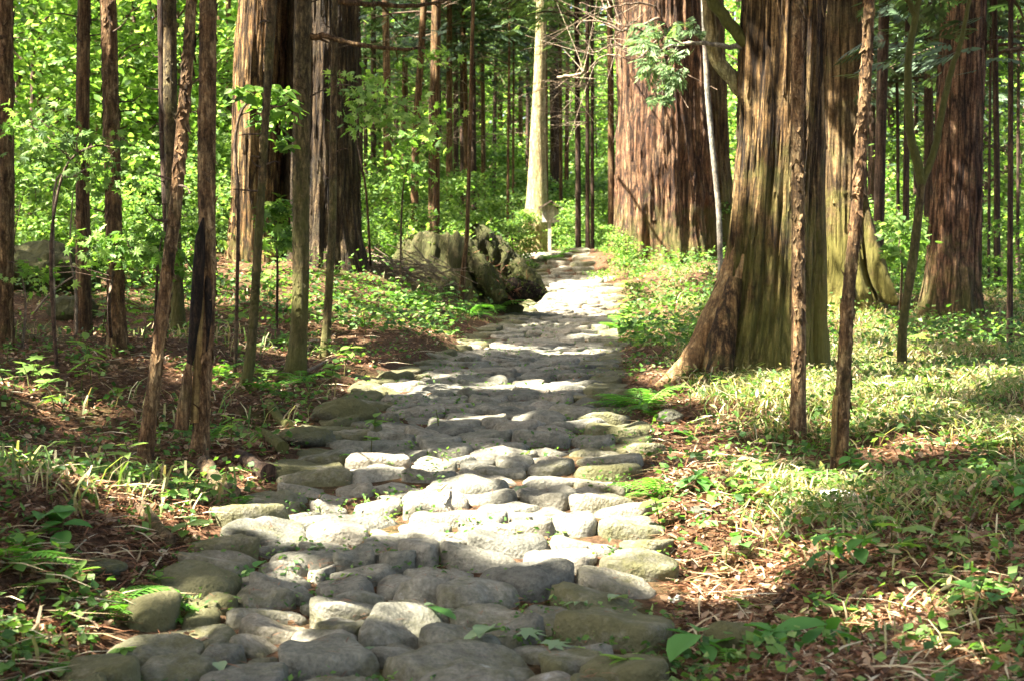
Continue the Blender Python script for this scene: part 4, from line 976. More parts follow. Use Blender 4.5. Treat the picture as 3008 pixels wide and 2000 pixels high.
def stump_geo():
    segs, n = 120, 40; a = np.linspace(0, 2 * np.pi, segs, endpoint=False); t = np.linspace(0, 1, n)
    A, T = np.meshgrid(a, t); ca, sa = np.cos(A), np.sin(A)
    topz = 1.10 + .16 * (vnoise(np.stack([ca[0] * 2.2 + 3, sa[0] * 2.2, ca[0] * 0], -1)) - .4) + .12 * (vnoise(np.stack([ca[0] * 9, sa[0] * 9, ca[0] * 0], -1)) - .5)
    Z = -.3 + (topz[None] + .3) * T
    f1 = 1 - np.abs(2 * vnoise(np.stack([ca * 3 + 5, sa * 3, Z * .4], -1)) - 1); f2 = vnoise(np.stack([ca * 10 + 5, sa * 10, Z * 3], -1)); f3 = vnoise(np.stack([ca * 5 + 1, sa * 5, Z * 5], -1))
    Rr = (.66 + .55 * np.exp(-np.maximum(Z, 0) / .30) * (.4 + vnoise(np.stack([ca * 1.8, sa * 1.8, Z * .4], -1)))) * (1 + .16 * (f1 - .6) + .12 * (f2 - .5) + .16 * (f3 - .5))
    Rr = Rr * (1 - .22 * T ** 5)
    V = np.stack([ca * Rr, sa * Rr * .8, Z], -1).reshape(-1, 3)
    i = np.arange(n - 1)[:, None] * segs; j = np.arange(segs)[None]; k = (j + 1) % segs
    F = np.stack([i + j, i + k, i + segs + k, i + segs + j], -1).reshape(-1, 4)
    # broken top
    rings = []; base = (n - 1) * segs
    for s, dz in ((.8, -.05), (.55, -.12), (.25, -.2)):
        rr = V[base:base + segs] * np.array([s, s, 1]); rr[:, 2] += dz + .10 * (vnoise(rr * 6) - .5); rings.append(rr)
    V2 = np.vstack([V] + rings); m = n
    F2 = [F]
    for k2 in range(3):
        i0 = (n - 1 + k2) * segs; jj = np.arange(segs); kk = (jj + 1) % segs
        F2.append(np.column_stack([i0 + jj, i0 + kk, i0 + segs + kk, i0 + segs + jj]))
    return V2, np.concatenate(F2)
V, F = stump_geo(); mb = MB(); mb.add(V + np.array([-.05, 0, 0]), F); link('stump_body', mb.mesh('stump_body', [M['stump']], True), est)
root(est, bs, [(1380, 680), (1440, 735), (1490, 790), (1545, 830), (1590, 872)], 26.3, [.20, .24, .26, .24, .12], 'stump', 'root', 24, 34, .3, dy=[0, .1, .1, .0, -.1])
root(est, bs, [(1375, 745), (1420, 800), (1450, 850), (1480, 885)], 26.0, [.14, .17, .15, .08], 'stump', 'root', 24, 28, .3, dy=[0, -.2, -.3, -.4])
root(est, bs, [(1395, 745), (1425, 775), (1450, 800), (1500, 850)], 25.95, [.03, .05, .05, .03], 'log', 'root', 12, 20, .6, dy=[0, -.05, -.1, -.2])
V, F = noisy_blob((0, 0, 0), .22, 4.4, (1.5, .5, .8), amp=.3); mb = MB(); qq = P(1530, 855, 26.0) - bs; mb.add(V + qq, F); link('hollow', mb.mesh('hollow', [M['charred']], True), est)  # solid dark blob, painting the shade inside the stump's side cavity
root(est, bs, [(1200, 700), (1185, 760), (1170, 830)], 26.2, [.10, .14, .12], 'stump', 'root', 18, 20, .5)
# moss tufts and litter grown over the stump
sv = np.concatenate([np.array(o_.data.vertices[k].co) + np.array(o_.location) for o_ in est.children for k in RG.integers(0, len(o_.data.vertices), 500)]).reshape(-1, 3)
sv = sv[sv[:, 2] > .15]; m = len(sv)
mb = MB(); V, F = inst(KITE_V, KITE_F, frames(unit(RG.normal(size=(m, 3)) + (0, -.3, .3)), RG.normal(size=(m, 3)), .042 * RG.uniform(.5, 1.4, m)), sv); mb.add(V, F, 0)
st = sv[(sv[:, 2] > .95) & (RG.random(m) < .5)]; k_ = len(st)
V, F = inst(KITE_V, KITE_F, frames(unit(RG.normal(size=(k_, 3)) + (0, -.2, .3)), np.array([0, 0, 1.]) + RG.normal(0, .5, (k_, 3)), .09 * RG.uniform(.5, 1.4, k_)), st + RG.uniform(0, .12, (k_, 3))); mb.add(V, F, 2)
sv2 = sv[RG.random(m) < .16] + RG.normal(0, .03, (1, 3)); m = len(sv2)
V, F = inst(ND_V0, ND_F0, frames(unit(RG.normal(size=(m, 3))), RG.normal(size=(m, 3)), .16 * RG.uniform(.5, 1.4, m)), sv2); mb.add(V, F, 1)
tag(link('moss_tufts', mb.mesh('moss_tufts', [M['moss_leaf'], M['needle'], M['leaf_bright']]), est), kind='stuff')
# heap of dead twigs against the stump
mb = MB(); b0 = on_ground(P(1180, 820, 25)[0], 25.0)
for k in range(130):
    p = P(RND.gauss(1190, 60), RND.gauss(805, 22), 25 + RND.uniform(-.6, .5)); p[2] = max(p[2], relief(p[:1], p[1:2])[0] + .02)
    d = np.array([RND.gauss(.8, .4), RND.gauss(0, .4), RND.gauss(-.25, .3)]); L = RND.uniform(.3, .9)
    q = [p - d * L * .5, p + np.array([0, 0, RND.uniform(0, .1)]), p + d * L * .5]
    V, F = tube(curve(q, 5), np.linspace(.010, .004, 5), 4); mb.add(V - b0, F, 0)
tag(link('brush_heap', mb.mesh('brush_heap', [M['twig']], True), None, b0), 'tangle of dead grey-brown twigs piled against the mossy stump', 'twigs', None, 'stuff')

def box(mb, c, s, mat=0, rx=0., ry=0., rz=0., bev=.0):
    v = np.array([(x, y, z) for x in (-1, 1) for y in (-1, 1) for z in (-1, 1)], float) * np.array(s) / 2
    cx_, sx_ = math.cos(ry), math.sin(ry); v = v @ np.array([[cx_, 0, sx_], [0, 1, 0], [-sx_, 0, cx_]]).T
    cz_, sz_ = math.cos(rz), math.sin(rz); v = v @ np.array([[cz_, -sz_, 0], [sz_, cz_, 0], [0, 0, 1]]).T
    f = np.array([(0, 1, 3, 2), (4, 6, 7, 5), (0, 4, 5, 1), (2, 3, 7, 6), (0, 2, 6, 4), (1, 5, 7, 3)])
    mb.add(v + np.array(c), f, mat)
bn = on_ground(P(1617, 735, 39.5)[0], 39.5)
u_ = 39.5 / FPX
en = thing('notice_board', 'small weathered wooden notice board with a gabled roof on a post', 'sign', bn)
zt = P(1617, 592, 39.5)[2] - bn[2]; zb = P(1617, 652, 39.5)[2] - bn[2]; zr = P(1617, 612, 39.5)[2] - bn[2]
mb = MB(); box(mb, (-.02, .03, (zb + .1 - .3) / 2), (.075, .07, zb + .1 + .3)); link('post', mb.mesh('post', [M['board']]), en)
for k in range(4):
    mb = MB(); w = .39 / 4; box(mb, (-.195 + w * (k + .5), -.02, (zb + zr) / 2 + .02 + RND.uniform(-.004, .004)), (w - .004, .03 + .003 * (k % 2), zr - zb + (.10 if k in (1, 2) else .02)))
    link('plank', mb.mesh('plank', [M['board']]), en)
for s in (-1, 1):
    mb = MB(); box(mb, (s * .135, -.03, zt - .085), (.33, .26, .03), ry=s * R(29)); link('roof_board', mb.mesh('roof_board', [M['roof']]), en)
mb = MB(); box(mb, (0, -.03, zt - .002), (.06, .28, .03)); link('ridge', mb.mesh('ridge', [M['roof']]), en)
mb = MB(); box(mb, (0, -.02, zb + .005), (.42, .05, .035)); link('rail', mb.mesh('rail', [M['board']]), en)

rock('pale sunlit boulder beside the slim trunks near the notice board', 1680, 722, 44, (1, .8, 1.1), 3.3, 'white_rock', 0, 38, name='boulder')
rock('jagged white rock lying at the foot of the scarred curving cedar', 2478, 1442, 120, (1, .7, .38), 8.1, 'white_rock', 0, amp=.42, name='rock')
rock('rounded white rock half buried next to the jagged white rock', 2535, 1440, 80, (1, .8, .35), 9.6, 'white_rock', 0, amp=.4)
rock('low olive mossy boulder in the brown litter beside the path edge', 2158, 1885, 210, (1, .8, .55), 2.7, 'rock', 1.0, name='boulder')
rock('small round pale stone on the bare earth strip by the path', 1985, 1735, 44, (1, .9, .8), 5.1, 'white_rock', 0, name='stone')
rock('small grey stone sitting in litter near the mossy boulder', 2318, 1815, 44, (1, .9, .7), 6.2, 'rock', .1, name='stone')
rock('dark wet-looking stone lying under the pale sunlit fern', 1968, 1235, 75, (1, .8, .7), 7.3, 'rock', .5)
rock('flat grey stone in the shaded hollow by the path edge', 2060, 1520, 70, (1, .8, .4), 7.9, 'rock', .2)
rock('big dark moss-draped boulder behind the flaky cedar', 120, 925, 300, (1, .8, .6), 11.3, 'stump', 1.2, 19.5, name='boulder', amp=.45)
rock('mossy boulder at the foot of the straight slim cedar', 215, 950, 150, (1, .8, .6), 13.3, 'stump', .95, 17.6, name='boulder', amp=.3)
rock('bleached grey boulder among leaves behind the peeling cedar', 388, 760, 90, (.8, .8, 1.3), 15.3, 'white_rock', 0, 23, name='boulder', amp=.35)
rock('pale grey boulder under green leaves behind the leaning tree', 470, 745, 110, (1, .8, .5), 19.3, 'stump', .4, 23, name='boulder', amp=.3)
rock('dark flat brown stone by the paving edge below the split tree', 935, 1375, 90, (1, .7, .45), 17.7, 'rock', .1)
rock('mossy square block at the paving edge with a dark side', 1010, 1225, 200, (1, .6, .45), 23.7, 'rock', 1.0, name='rock', amp=.18)
rock('moss-topped slab just beyond the paving on the bank side', 905, 1290, 170, (1, .8, .4), 27.7, 'rock', .8, name='rock', amp=.2)
rock('brown half-buried stone in the litter near the stone path start', 300, 1640, 150, (1, .8, .4), 29.7, 'rock', .7, name='rock', amp=.2)

def log(label, p0, p1, r0, r1, mat='log', name='fallen_log', cat='log', mid=None, lift=.02, group=None, segs=12):
    a = G(*p0); c = G(*p1); pts = [a, (a + c) / 2 if mid is None else G(*mid), c]
    n = 14; cc = curve(pts, n); cc[:, 2] = relief(cc[:, 0], cc[:, 1]) + np.linspace(r0, r1, n) * .55 + lift
    cc[:, 2] = np.convolve(np.pad(cc[:, 2], 2, 'edge'), np.ones(5) / 5, 'valid')
    V, F = tube(cc, np.linspace(r0, r1, n), segs); ce = np.repeat(cc, segs, 0)
    V = ce + (V - ce) * (1 + .35 * (vnoise(V * 9 + r0 * 99) - .5))[:, None]
    mb = MB(); mb.add(V - a, F); mb.add(np.vstack([V[:segs], cc[:1]]) - a, np.column_stack([np.arange(segs), (np.arange(segs) + 1) % segs, np.full(segs, segs)])); mb.add(np.vstack([V[-segs:], cc[-1:]]) - a, np.column_stack([np.arange(segs), (np.arange(segs) + 1) % segs, np.full(segs, segs)]))
    o = link(name, mb.mesh(name, [M[mat]], True), None, a); tag(o, label, cat, group); return o
log('short sunlit log pointing down from the split tree to the paving', (598, 1375), (688, 1448), .050, .045)
log('mossy stick-like log lying on the litter below the leaning tree', (408, 1500), (500, 1585), .035, .030)
log('dark rotten log lying along the bank beneath the split tree', (700, 1360), (790, 1400), .04, .05, 'bark_dark')
log('thin mossy log sloping down the bank towards the paving edge', (790, 1195), (850, 1255), .035, .03, 'limb_moss')
log('long brown mossy log half sunk in the bank beside the path', (690, 1240), (830, 1330), .05, .045, 'bark_moss')
log('dark log half hidden under leaves beside the sunlit short log', (440, 1430), (620, 1440), .05, .04, 'bark_moss')
log('brown fallen branch at the top of the litter bank', (2790, 1480), (3000, 1425), .022, .03, 'log', 'fallen_branch', 'branch')
log('broken dark stick lying on the litter near the mossy boulder', (2250, 1788), (2345, 1740), .014, .010, 'bark_dark', 'stick', 'stick')
log('straight pale brown stick among dry leaves on the litter bank', (2480, 1785), (2585, 1745), .014, .011, 'twig', 'stick', 'stick')
log('pale barkless stick lying in the corner beside broad green leaves', (2080, 1960), (2230, 1990), .013, .011, 'twig', 'stick', 'stick')
log('thin bent twig arching over the dry leaves of the bank', (2835, 1600), (2870, 1500), .010, .006, 'twig', 'stick', 'stick')
log('brown rotten branch beyond the jagged white rock in the litter', (2860, 1590), (2960, 1560), .022, .018, 'log', 'fallen_branch', 'branch')
log('pale stick lying on needles under the thin bank stems', (880, 1095), (985, 1060), .016, .012, 'twig', 'stick', 'stick')
log('small pale forked twig lying on the brightest paving stones', (1290, 1487), (1312, 1470), .012, .006, 'straw', 'stick', 'stick', lift=.12)
log('thin dead branch on the sunny needle litter behind the stems', (560, 890), (640, 868), .02, .012, 'twig', 'stick', 'stick')
log('crooked pale twig standing in weeds beside the fern bank', (1205, 985), (1235, 925), .016, .010, 'twig', 'stick', 'stick')

# ------------------------------------------------------------------ ground cover (stuff)
def scatter(n, ylo, yhi, xlo, xhi, mask, pw=1.6, cap=None):
    """random ground points, denser near by, limited to a wedge in view"""
    t = RG.random(n); Y = (ylo ** (1 - pw) + t * (yhi ** (1 - pw) - ylo ** (1 - pw))) ** (1 / (1 - pw))
    lo = np.maximum(-.36 * Y - .8, xlo); hi = np.minimum(.36 * Y + .8, xhi)
    X = lo + RG.random(n) * (hi - lo)
    k = mask(X, Y); X, Y = X[k], Y[k]
    return X, Y, relief(X, Y)
def outside(X, Y): return ~in_path(X, Y, .02)
def dens(f): return lambda X, Y: outside(X, Y) & (RG.random(len(X)) < f(X, Y))
def stuff(name, label, cat, mb, mats, smooth_=False):
    o = link(name, mb.mesh(name, mats, smooth_)); return tag(o, label, cat, None, 'stuff')
def lay(mb, X, Y, Z, tmpl, size, tilt, mat=0, lift=.01, wid=1.0):
    n = len(X); a = RG.uniform(0, 2 * np.pi, n)
    d = np.stack([np.cos(a), np.sin(a), RG.normal(0, tilt, n)], -1); up = np.array([0, 0, 1.]) + RG.normal(0, tilt, (n, 3))
    s = size * RG.uniform(.55, 1.4, n)
    Mx = frames(d, up, np.stack([s * wid, s, s], -1))
    V, F = inst(tmpl[0], tmpl[1], Mx, np.stack([X, Y, Z + lift + np.abs(RG.normal(0, .012, n))], -1)); mb.add(V, F, mat)
DRY_V = np.array([(0, 0, 0), (-.24, .3, .12), (-.2, .7, .10), (0, 1, .02), (.2, .7, .14), (.24, .3, .09), (0, .5, -.02)]); DRY_F = np.array([(6, 1, 0), (6, 2, 1), (6, 3, 2), (6, 4, 3), (6, 5, 4), (6, 0, 5)])
left_side = lambda X, Y: X < pathL(Y)
mb = MB()
X, Y, Z = scatter(80000, 5.2, 34, -99, 99, dens(lambda X, Y: np.where(X < pathL(Y), .8, np.where((Y < 8.6) | (X < pathR(Y) + .5), .95, .35))), 1.9)
lay(mb, X, Y, Z, (DRY_V, DRY_F), .048, .4, 0, .008, 1.0)
X, Y, Z = scatter(9000, 5.2, 20, -99, 99, lambda X, Y: in_path(X, Y, -.05) & (n2(X, Y, 2.3, 31.) > .60), 1.7)
lay(mb, X, Y, Z, (DRY_V, DRY_F), .045, .3, 0, .0)
stuff('leaf_litter', 'brown dry fallen leaves covering the forest floor', 'leaf litter', mb, [M['litter']])
mb = MB()
ND_V = np.array([(-.02, 0, 0), (.02, 0, 0), (.05, .5, .05), (-.0, .5, .06), (0, 1, 0)]); ND_F = np.array([(0, 1, 2), (0, 2, 3), (3, 2, 4)])
X, Y, Z = scatter(110000, 5.2, 40, -99, 99, dens(lambda X, Y: np.where(X < pathL(Y), .9, .55)), 1.7)
lay(mb, X, Y, Z, (ND_V, ND_F), .12, .22, 0, .012)
X, Y, Z = scatter(12000, 5.2, 26, -99, 99, lambda X, Y: in_path(X, Y, -.02) & (n2(X, Y, 3.1, 77.) > .62), 1.7)
lay(mb, X, Y, Z, (ND_V, ND_F), .07, .2, 0, .0)
X, Y, Z = scatter(5200, 5.2, 24, -99, 99, outside, 1.7); lay(mb, X, Y, Z, (ND_V * [.55, 1, 1], ND_F), .26, .12, 1, .018)
kk = RG.integers(0, len(STONE_TOP), 5200); ang = RG.uniform(0, 6.28, 5200); rr_ = .09 * np.sqrt(RG.random(5200)); okk = (STONE_TOP[kk, 1] < 22) & (n2(STONE_TOP[kk, 0], STONE_TOP[kk, 1], 1.3, 3.) > .42)
lay(mb, (STONE_TOP[kk, 0] + rr_ * np.cos(ang))[okk], (STONE_TOP[kk, 1] + rr_ * np.sin(ang))[okk], STONE_TOP[kk, 2][okk] - .004, (ND_V, ND_F), .06, .15, 0, .0)
stuff('cedar_litter', 'reddish brown dead cedar needles strewn over the soil', 'needle litter', mb, [M['needle'], M['straw']])
# dwarf bamboo and dry grass on the meadow side
def blades(X, Y, Z, h, w, lean, mb, mat=0):
    n = len(X); a = RG.uniform(0, 2 * np.pi, n); out = np.stack([np.cos(a), np.sin(a), np.zeros(n)], -1); sd = np.stack([-np.sin(a), np.cos(a), np.zeros(n)], -1)
    H = (h * RG.uniform(.45, 1.3, n))[:, None]; L = (H[:, 0] * lean * RG.uniform(.2, 1.3, n))[:, None]; w = (w * RG.uniform(.6, 1.3, n))[:, None]
    b = np.stack([X, Y, Z - .01], -1); up = np.array([[0, 0, 1.]])
    V = np.stack([b - sd * w * .5, b + sd * w * .5, b + up * H * .6 + out * L * .3 + sd * w, b + up * H * .6 + out * L * .3 - sd * w, b + up * H * .92 + out * L * .75 + sd * w * .7, b + up * H * .92 + out * L * .75 - sd * w * .7, b + up * H * .9 + out * L * 1.25], 1)
    k = (np.arange(n) * 7)[:, None]
    mb.add(V.reshape(-1, 3), np.concatenate([k + np.array([[0, 1, 2]]), k + np.array([[0, 2, 3]]), k + np.array([[3, 2, 4]]), k + np.array([[3, 4, 5]]), k + np.array([[5, 4, 6]])]), mat)
mb = MB()
def gdens(X, Y):
    d = X - pathR(Y)
    base = np.clip((d - .35) / .6, 0, 1) * np.clip((n2(X, Y, .8, 12.) - .12) * 2.2, 0, 1)
    near = np.clip((Y - 7.6 - .25 * np.clip(d - 1, 0, 2)) / 1.6, .04, 1)
    return base * near
X, Y, Z = scatter(95000, 5.6, 30, -1, 99, dens(gdens), 1.35); blades(X, Y, Z, .13, .005, 1.6, mb)
X, Y, Z = scatter(24000, 5.6, 30, -1, 99, dens(gdens), 1.35); lay(mb, X, Y, Z + RG.uniform(.02, .14, len(X)), (OV_V * [.5, 1, 1], OV_F), .065, .6)
X, Y, Z = scatter(9000, 6, 26, -99, 0, dens(lambda X, Y: np.clip((n2(X, Y, .9, 52.) - .5) * 3, 0, 1) * .6), 1.5); blades(X, Y, Z, .16, .007, .9, mb)
stuff('dwarf_bamboo', 'thin dwarf bamboo and dry grass filling the verge under the cedars', 'grass', mb, [M['grass']])
# low weeds
mb = MB()
def wdens(X, Y):
    w = np.clip((n2(X, Y, .75, 42.) * .6 + n2(X, Y, 2.4, 7.) * .4 - .44) * 6, 0, 1)
    edge = np.exp(-np.abs(np.where(X < pathL(Y), pathL(Y) - X, X - pathR(Y)) - .2) / .45)
    k = np.clip(w * .8 + edge * .55 * (Y > 7.6), 0, 1)
    return np.where((X > pathR(Y)) & (Y < 8), k * .7, np.where((X < pathL(Y)) & (Y < 15), k * .85, k))
Xa, Ya, Za = scatter(15000, 5.3, 34, -99, 99, dens(wdens), 1.55); Xb, Yb, Zb = scatter(11000, 6.6, 26, -1, 99, dens(lambda X, Y: np.clip((X - pathR(Y) - .35) / .6, 0, 1) * np.interp(Y, [7.2, 8.6], [.15, .75])), 1.4)
X, Y, Z = np.concatenate([Xa, Xb]), np.concatenate([Ya, Yb]), np.concatenate([Za, Zb])
for rep in range(3):
    dx = RG.normal(0, .035, len(X)); dy = RG.normal(0, .035, len(X))
    lay(mb, X + dx, Y + dy, Z + RG.uniform(.01, .11, len(X)), (KITE_V, KITE_F), .045, .5, 0, .0, 1.2)
X, Y, Z = scatter(22000, 5.3, 30, -99, 99, lambda X, Y: in_path(X, Y, .08) & (n2(X, Y, 2.0, 91.) > .50), 1.5)
for rep in range(2):
    lay(mb, X + RG.normal(0, .02, len(X)), Y + RG.normal(0, .02, len(X)), Z + RG.uniform(.0, .06, len(X)), (KITE_V, KITE_F), .030, .5, 0, .0, 1.0)
X, Y, Z = scatter(52000, 18, 62, -99, 99, dens(lambda X, Y: np.clip((n2(X, Y, .5, 17.) - .25) * 2.2, 0, 1)), 1.2)
lay(mb, X, Y, Z + RG.uniform(.02, .3, len(X)), (KITE_V, KITE_F), .075, .4, 0, 0, 1.1)
lay(mb, X + RG.normal(0, .1, len(X)), Y, Z + RG.uniform(.05, .4, len(X)), (KITE_V, KITE_F), .07, .4, 0, 0, 1.1)
stuff('low_weeds', 'low green weeds growing among the litter and stone joints', 'weeds', mb, [M['weed']])

# ------------------------------------------------------------------ ferns, seedlings, fallen leaves
def frond_mesh(L, n=15, wide=.30, arch=.55, curl=.0):
    t = np.linspace(0, 1, 12); line = np.stack([curl * t ** 2 * L, L * (t * .92), L * arch * (t * 1.25 - t ** 2 * 1.15)], -1)
    mb = MB(); V, F = tube(line, np.linspace(.004, .0012, 12), 3); mb.add(V, F, 0)
    tt = np.linspace(.10, .99, n)
    p = np.stack([np.interp(tt, t, line[:, k]) for k in range(3)], -1); tg = unit(np.gradient(p, axis=0))
    w = L * wide * np.sin(np.clip(tt * 1.06, 0, 1) ** .62 * np.pi) ** .8 + .008
    for s in (-1, 1):
        sd = np.stack([np.full(n, s * 1.0), np.full(n, .38), np.full(n, -.12)], -1)
        M_ = frames(unit(sd), np.tile([0, 0, 1.], (n, 1)), np.stack([np.full(n, L * .062 * 1.7), w, w], -1))
        V, F = inst(KITE_V, KITE_F, M_, p); mb.add(V, F, 0)
    return mb.mesh('frond', [M['fern']])
FR = [frond_mesh(.42, 15, .26, .5, .1), frond_mesh(.42, 16, .22, .75, -.12), frond_mesh(.42, 14, .28, .35, .05)]
def fern(px, py, label, nf=8, scale=1.0, group=None, rz=None, az=None, depth=None):
    b = G(px, py) if depth is None else on_ground(*P(px, py, depth)[:2])
    if in_path(b[0], b[1], .0):                      # in a joint: rest on the fill
        pass
    e = thing('fern', label, 'fern', b, group)
    for k in range(nf):
        o = link('frond', RND.choice(FR), e, (0, 0, -.01))
        a = (az + RND.uniform(-1.0, 1.0)) if az is not None else 2 * math.pi * k / nf + RND.uniform(-.3, .3)
        o.rotation_euler = (RND.uniform(-.25, .25), 0, a); s = scale * RND.uniform(.7, 1.2); o.scale = (s, s, s)
    return e
fern(1890, 1190, 'tall bright fern in full sun at the path edge near the furrowed cedar', 10, 1.15)
fern(1925, 1215, 'sunlit low fern right behind the tall bright fern', 7, .8)
fern(1915, 1430, 'arching yellow-green fern with a stem over the mossy edge stones', 5, .85)
fern(1960, 1450, 'spreading small fern next to the shaded hollow by the path', 7, .7)
fern(1240, 905, 'fresh bright fern on the weedy bank below the mossy stump', 12, 1.5)
fern(1310, 880, 'fern with pale sunlit fronds just below the stump', 10, 1.4)
fern(1440, 915, 'long-fronded dark green fern near the hollow root of the stump', 12, 1.7)
fern(1385, 930, 'low spreading fern between the long-fronded ferns by the stump', 10, 1.3)
fern(1190, 880, 'fern at the upper end of the weedy bank by the twig heap', 9, 1.3)
fern(330, 1745, 'large light green fern beside the first paving stones under the bank', 5, 1.0, az=-1.2)
fern(300, 1770, 'flat low fern in the shade below the large light green fern', 5, .7)
fern(1075, 1345, 'small upright fern in a joint of the paving edge', 6, .5)
fern(690, 1470, 'leafy fern clump between the short log and the white stones', 7, .6)
fern(830, 1010, 'fern on the brown needles between the mossy stems', 7, 1.0)
fern(640, 1100, 'fern behind the thin leaning stem on the bank', 7, 1.0)
fern(800, 1150, 'fern on the weedy bank below the straight olive trunk', 7, .9)
fern(880, 1120, 'bright fern at the foot of the straight olive trunk', 7, .9)
fern(20, 1600, 'dark fern low on the shaded bank by the brown stone', 7, .8)
fern(600, 1290, 'small fern next to the foot of the split tree', 6, .8)
fern(2140, 1960, 'dull green fern among broad leaves in front of the mossy boulder', 7, .5)
fern(1620, 660 + 100, 'fern clump below the notice board on the sunny verge', 8, 1.5)
fern(2000, 900, 'fern in the sunny weeds of the verge before the massive cedar', 8, 1.2)
fern(1830, 960, 'fern in the green weeds beside the upper paving', 8, 1.1)

def leaf_mesh(name, TV, TF, mat, sc=1.0):
    mb = MB(); mb.add(TV * sc, TF, 0); return mb.mesh(name, [M[mat]], True)
BIG_V = np.array([(0, 0, 0), (-.13, .12, .04), (-.25, .36, .07), (-.27, .58, .05), (-.16, .84, 0), (0, 1.02, -.10), (.16, .84, 0), (.27, .58, .05), (.25, .36, .07), (.13, .12, .04), (0, .3, 0), (0, .62, -.01)])
BIG_F = np.array([(10, 1, 0), (10, 2, 1), (10, 3, 2), (11, 3, 10), (11, 4, 3), (11, 5, 4), (11, 6, 5), (11, 7, 6), (11, 10, 7), (10, 8, 7), (10, 9, 8), (10, 0, 9)])
LM = {'oval': [leaf_mesh('leaf', OV_V * [1.2, 1, 1], OV_F, 'weed'), leaf_mesh('leaf', OV_V, OV_F, 'leaf_bright')],
      'big': [leaf_mesh('leaf', BIG_V, BIG_F, 'big_leaf'), leaf_mesh('leaf', BIG_V * [1.1, 1, 1.6], BIG_F, 'big_leaf')],
      'maple': [leaf_mesh('leaf', MAP_V, MAP_F, 'leaf_bright'), leaf_mesh('leaf', MAP_V, MAP_F, 'leaf_mid')],
      'long': [leaf_mesh('leaf', OV_V * [.62, 1, 1], OV_F, 'leaf_bright')]}
def seedling(px, py, label, kind='oval', nl=6, size=.09, h=.15, group=None, name='seedling', cat='plant', spreadr=.6, b=None):
    b = G(px, py) if b is None else b
    e = thing(name, label, cat, b, group)
    lean = np.array([RND.uniform(-.25, .25), RND.uniform(-.25, .25)]) * h
    line = curve([(0, 0, -.03), (lean[0] * .4, lean[1] * .4, h * .55), (lean[0], lean[1], h)], 6)
    mb = MB(); V, F = tube(line, np.linspace(.0045, .002, 6) * (1 + h), 5); mb.add(V, F); link('stem', mb.mesh('stem', [M['limb_moss']], True), e)
    for k in range(nl):
        t = 1 - .55 * (k / max(1, nl)) * (1 if h > .1 else .3)
        p = [np.interp(t * h, line[:, 2], line[:, j]) for j in (0, 1)] + [t * h]
        o = link('leaf', RND.choice(LM[kind]), e, p)
        o.rotation_euler = (RND.uniform(-.5, .35), RND.uniform(-.3, .3), k * 2.4 + RND.uniform(-.3, .3)); s = size * RND.uniform(.7, 1.25); o.scale = (s, s, s)
    return e
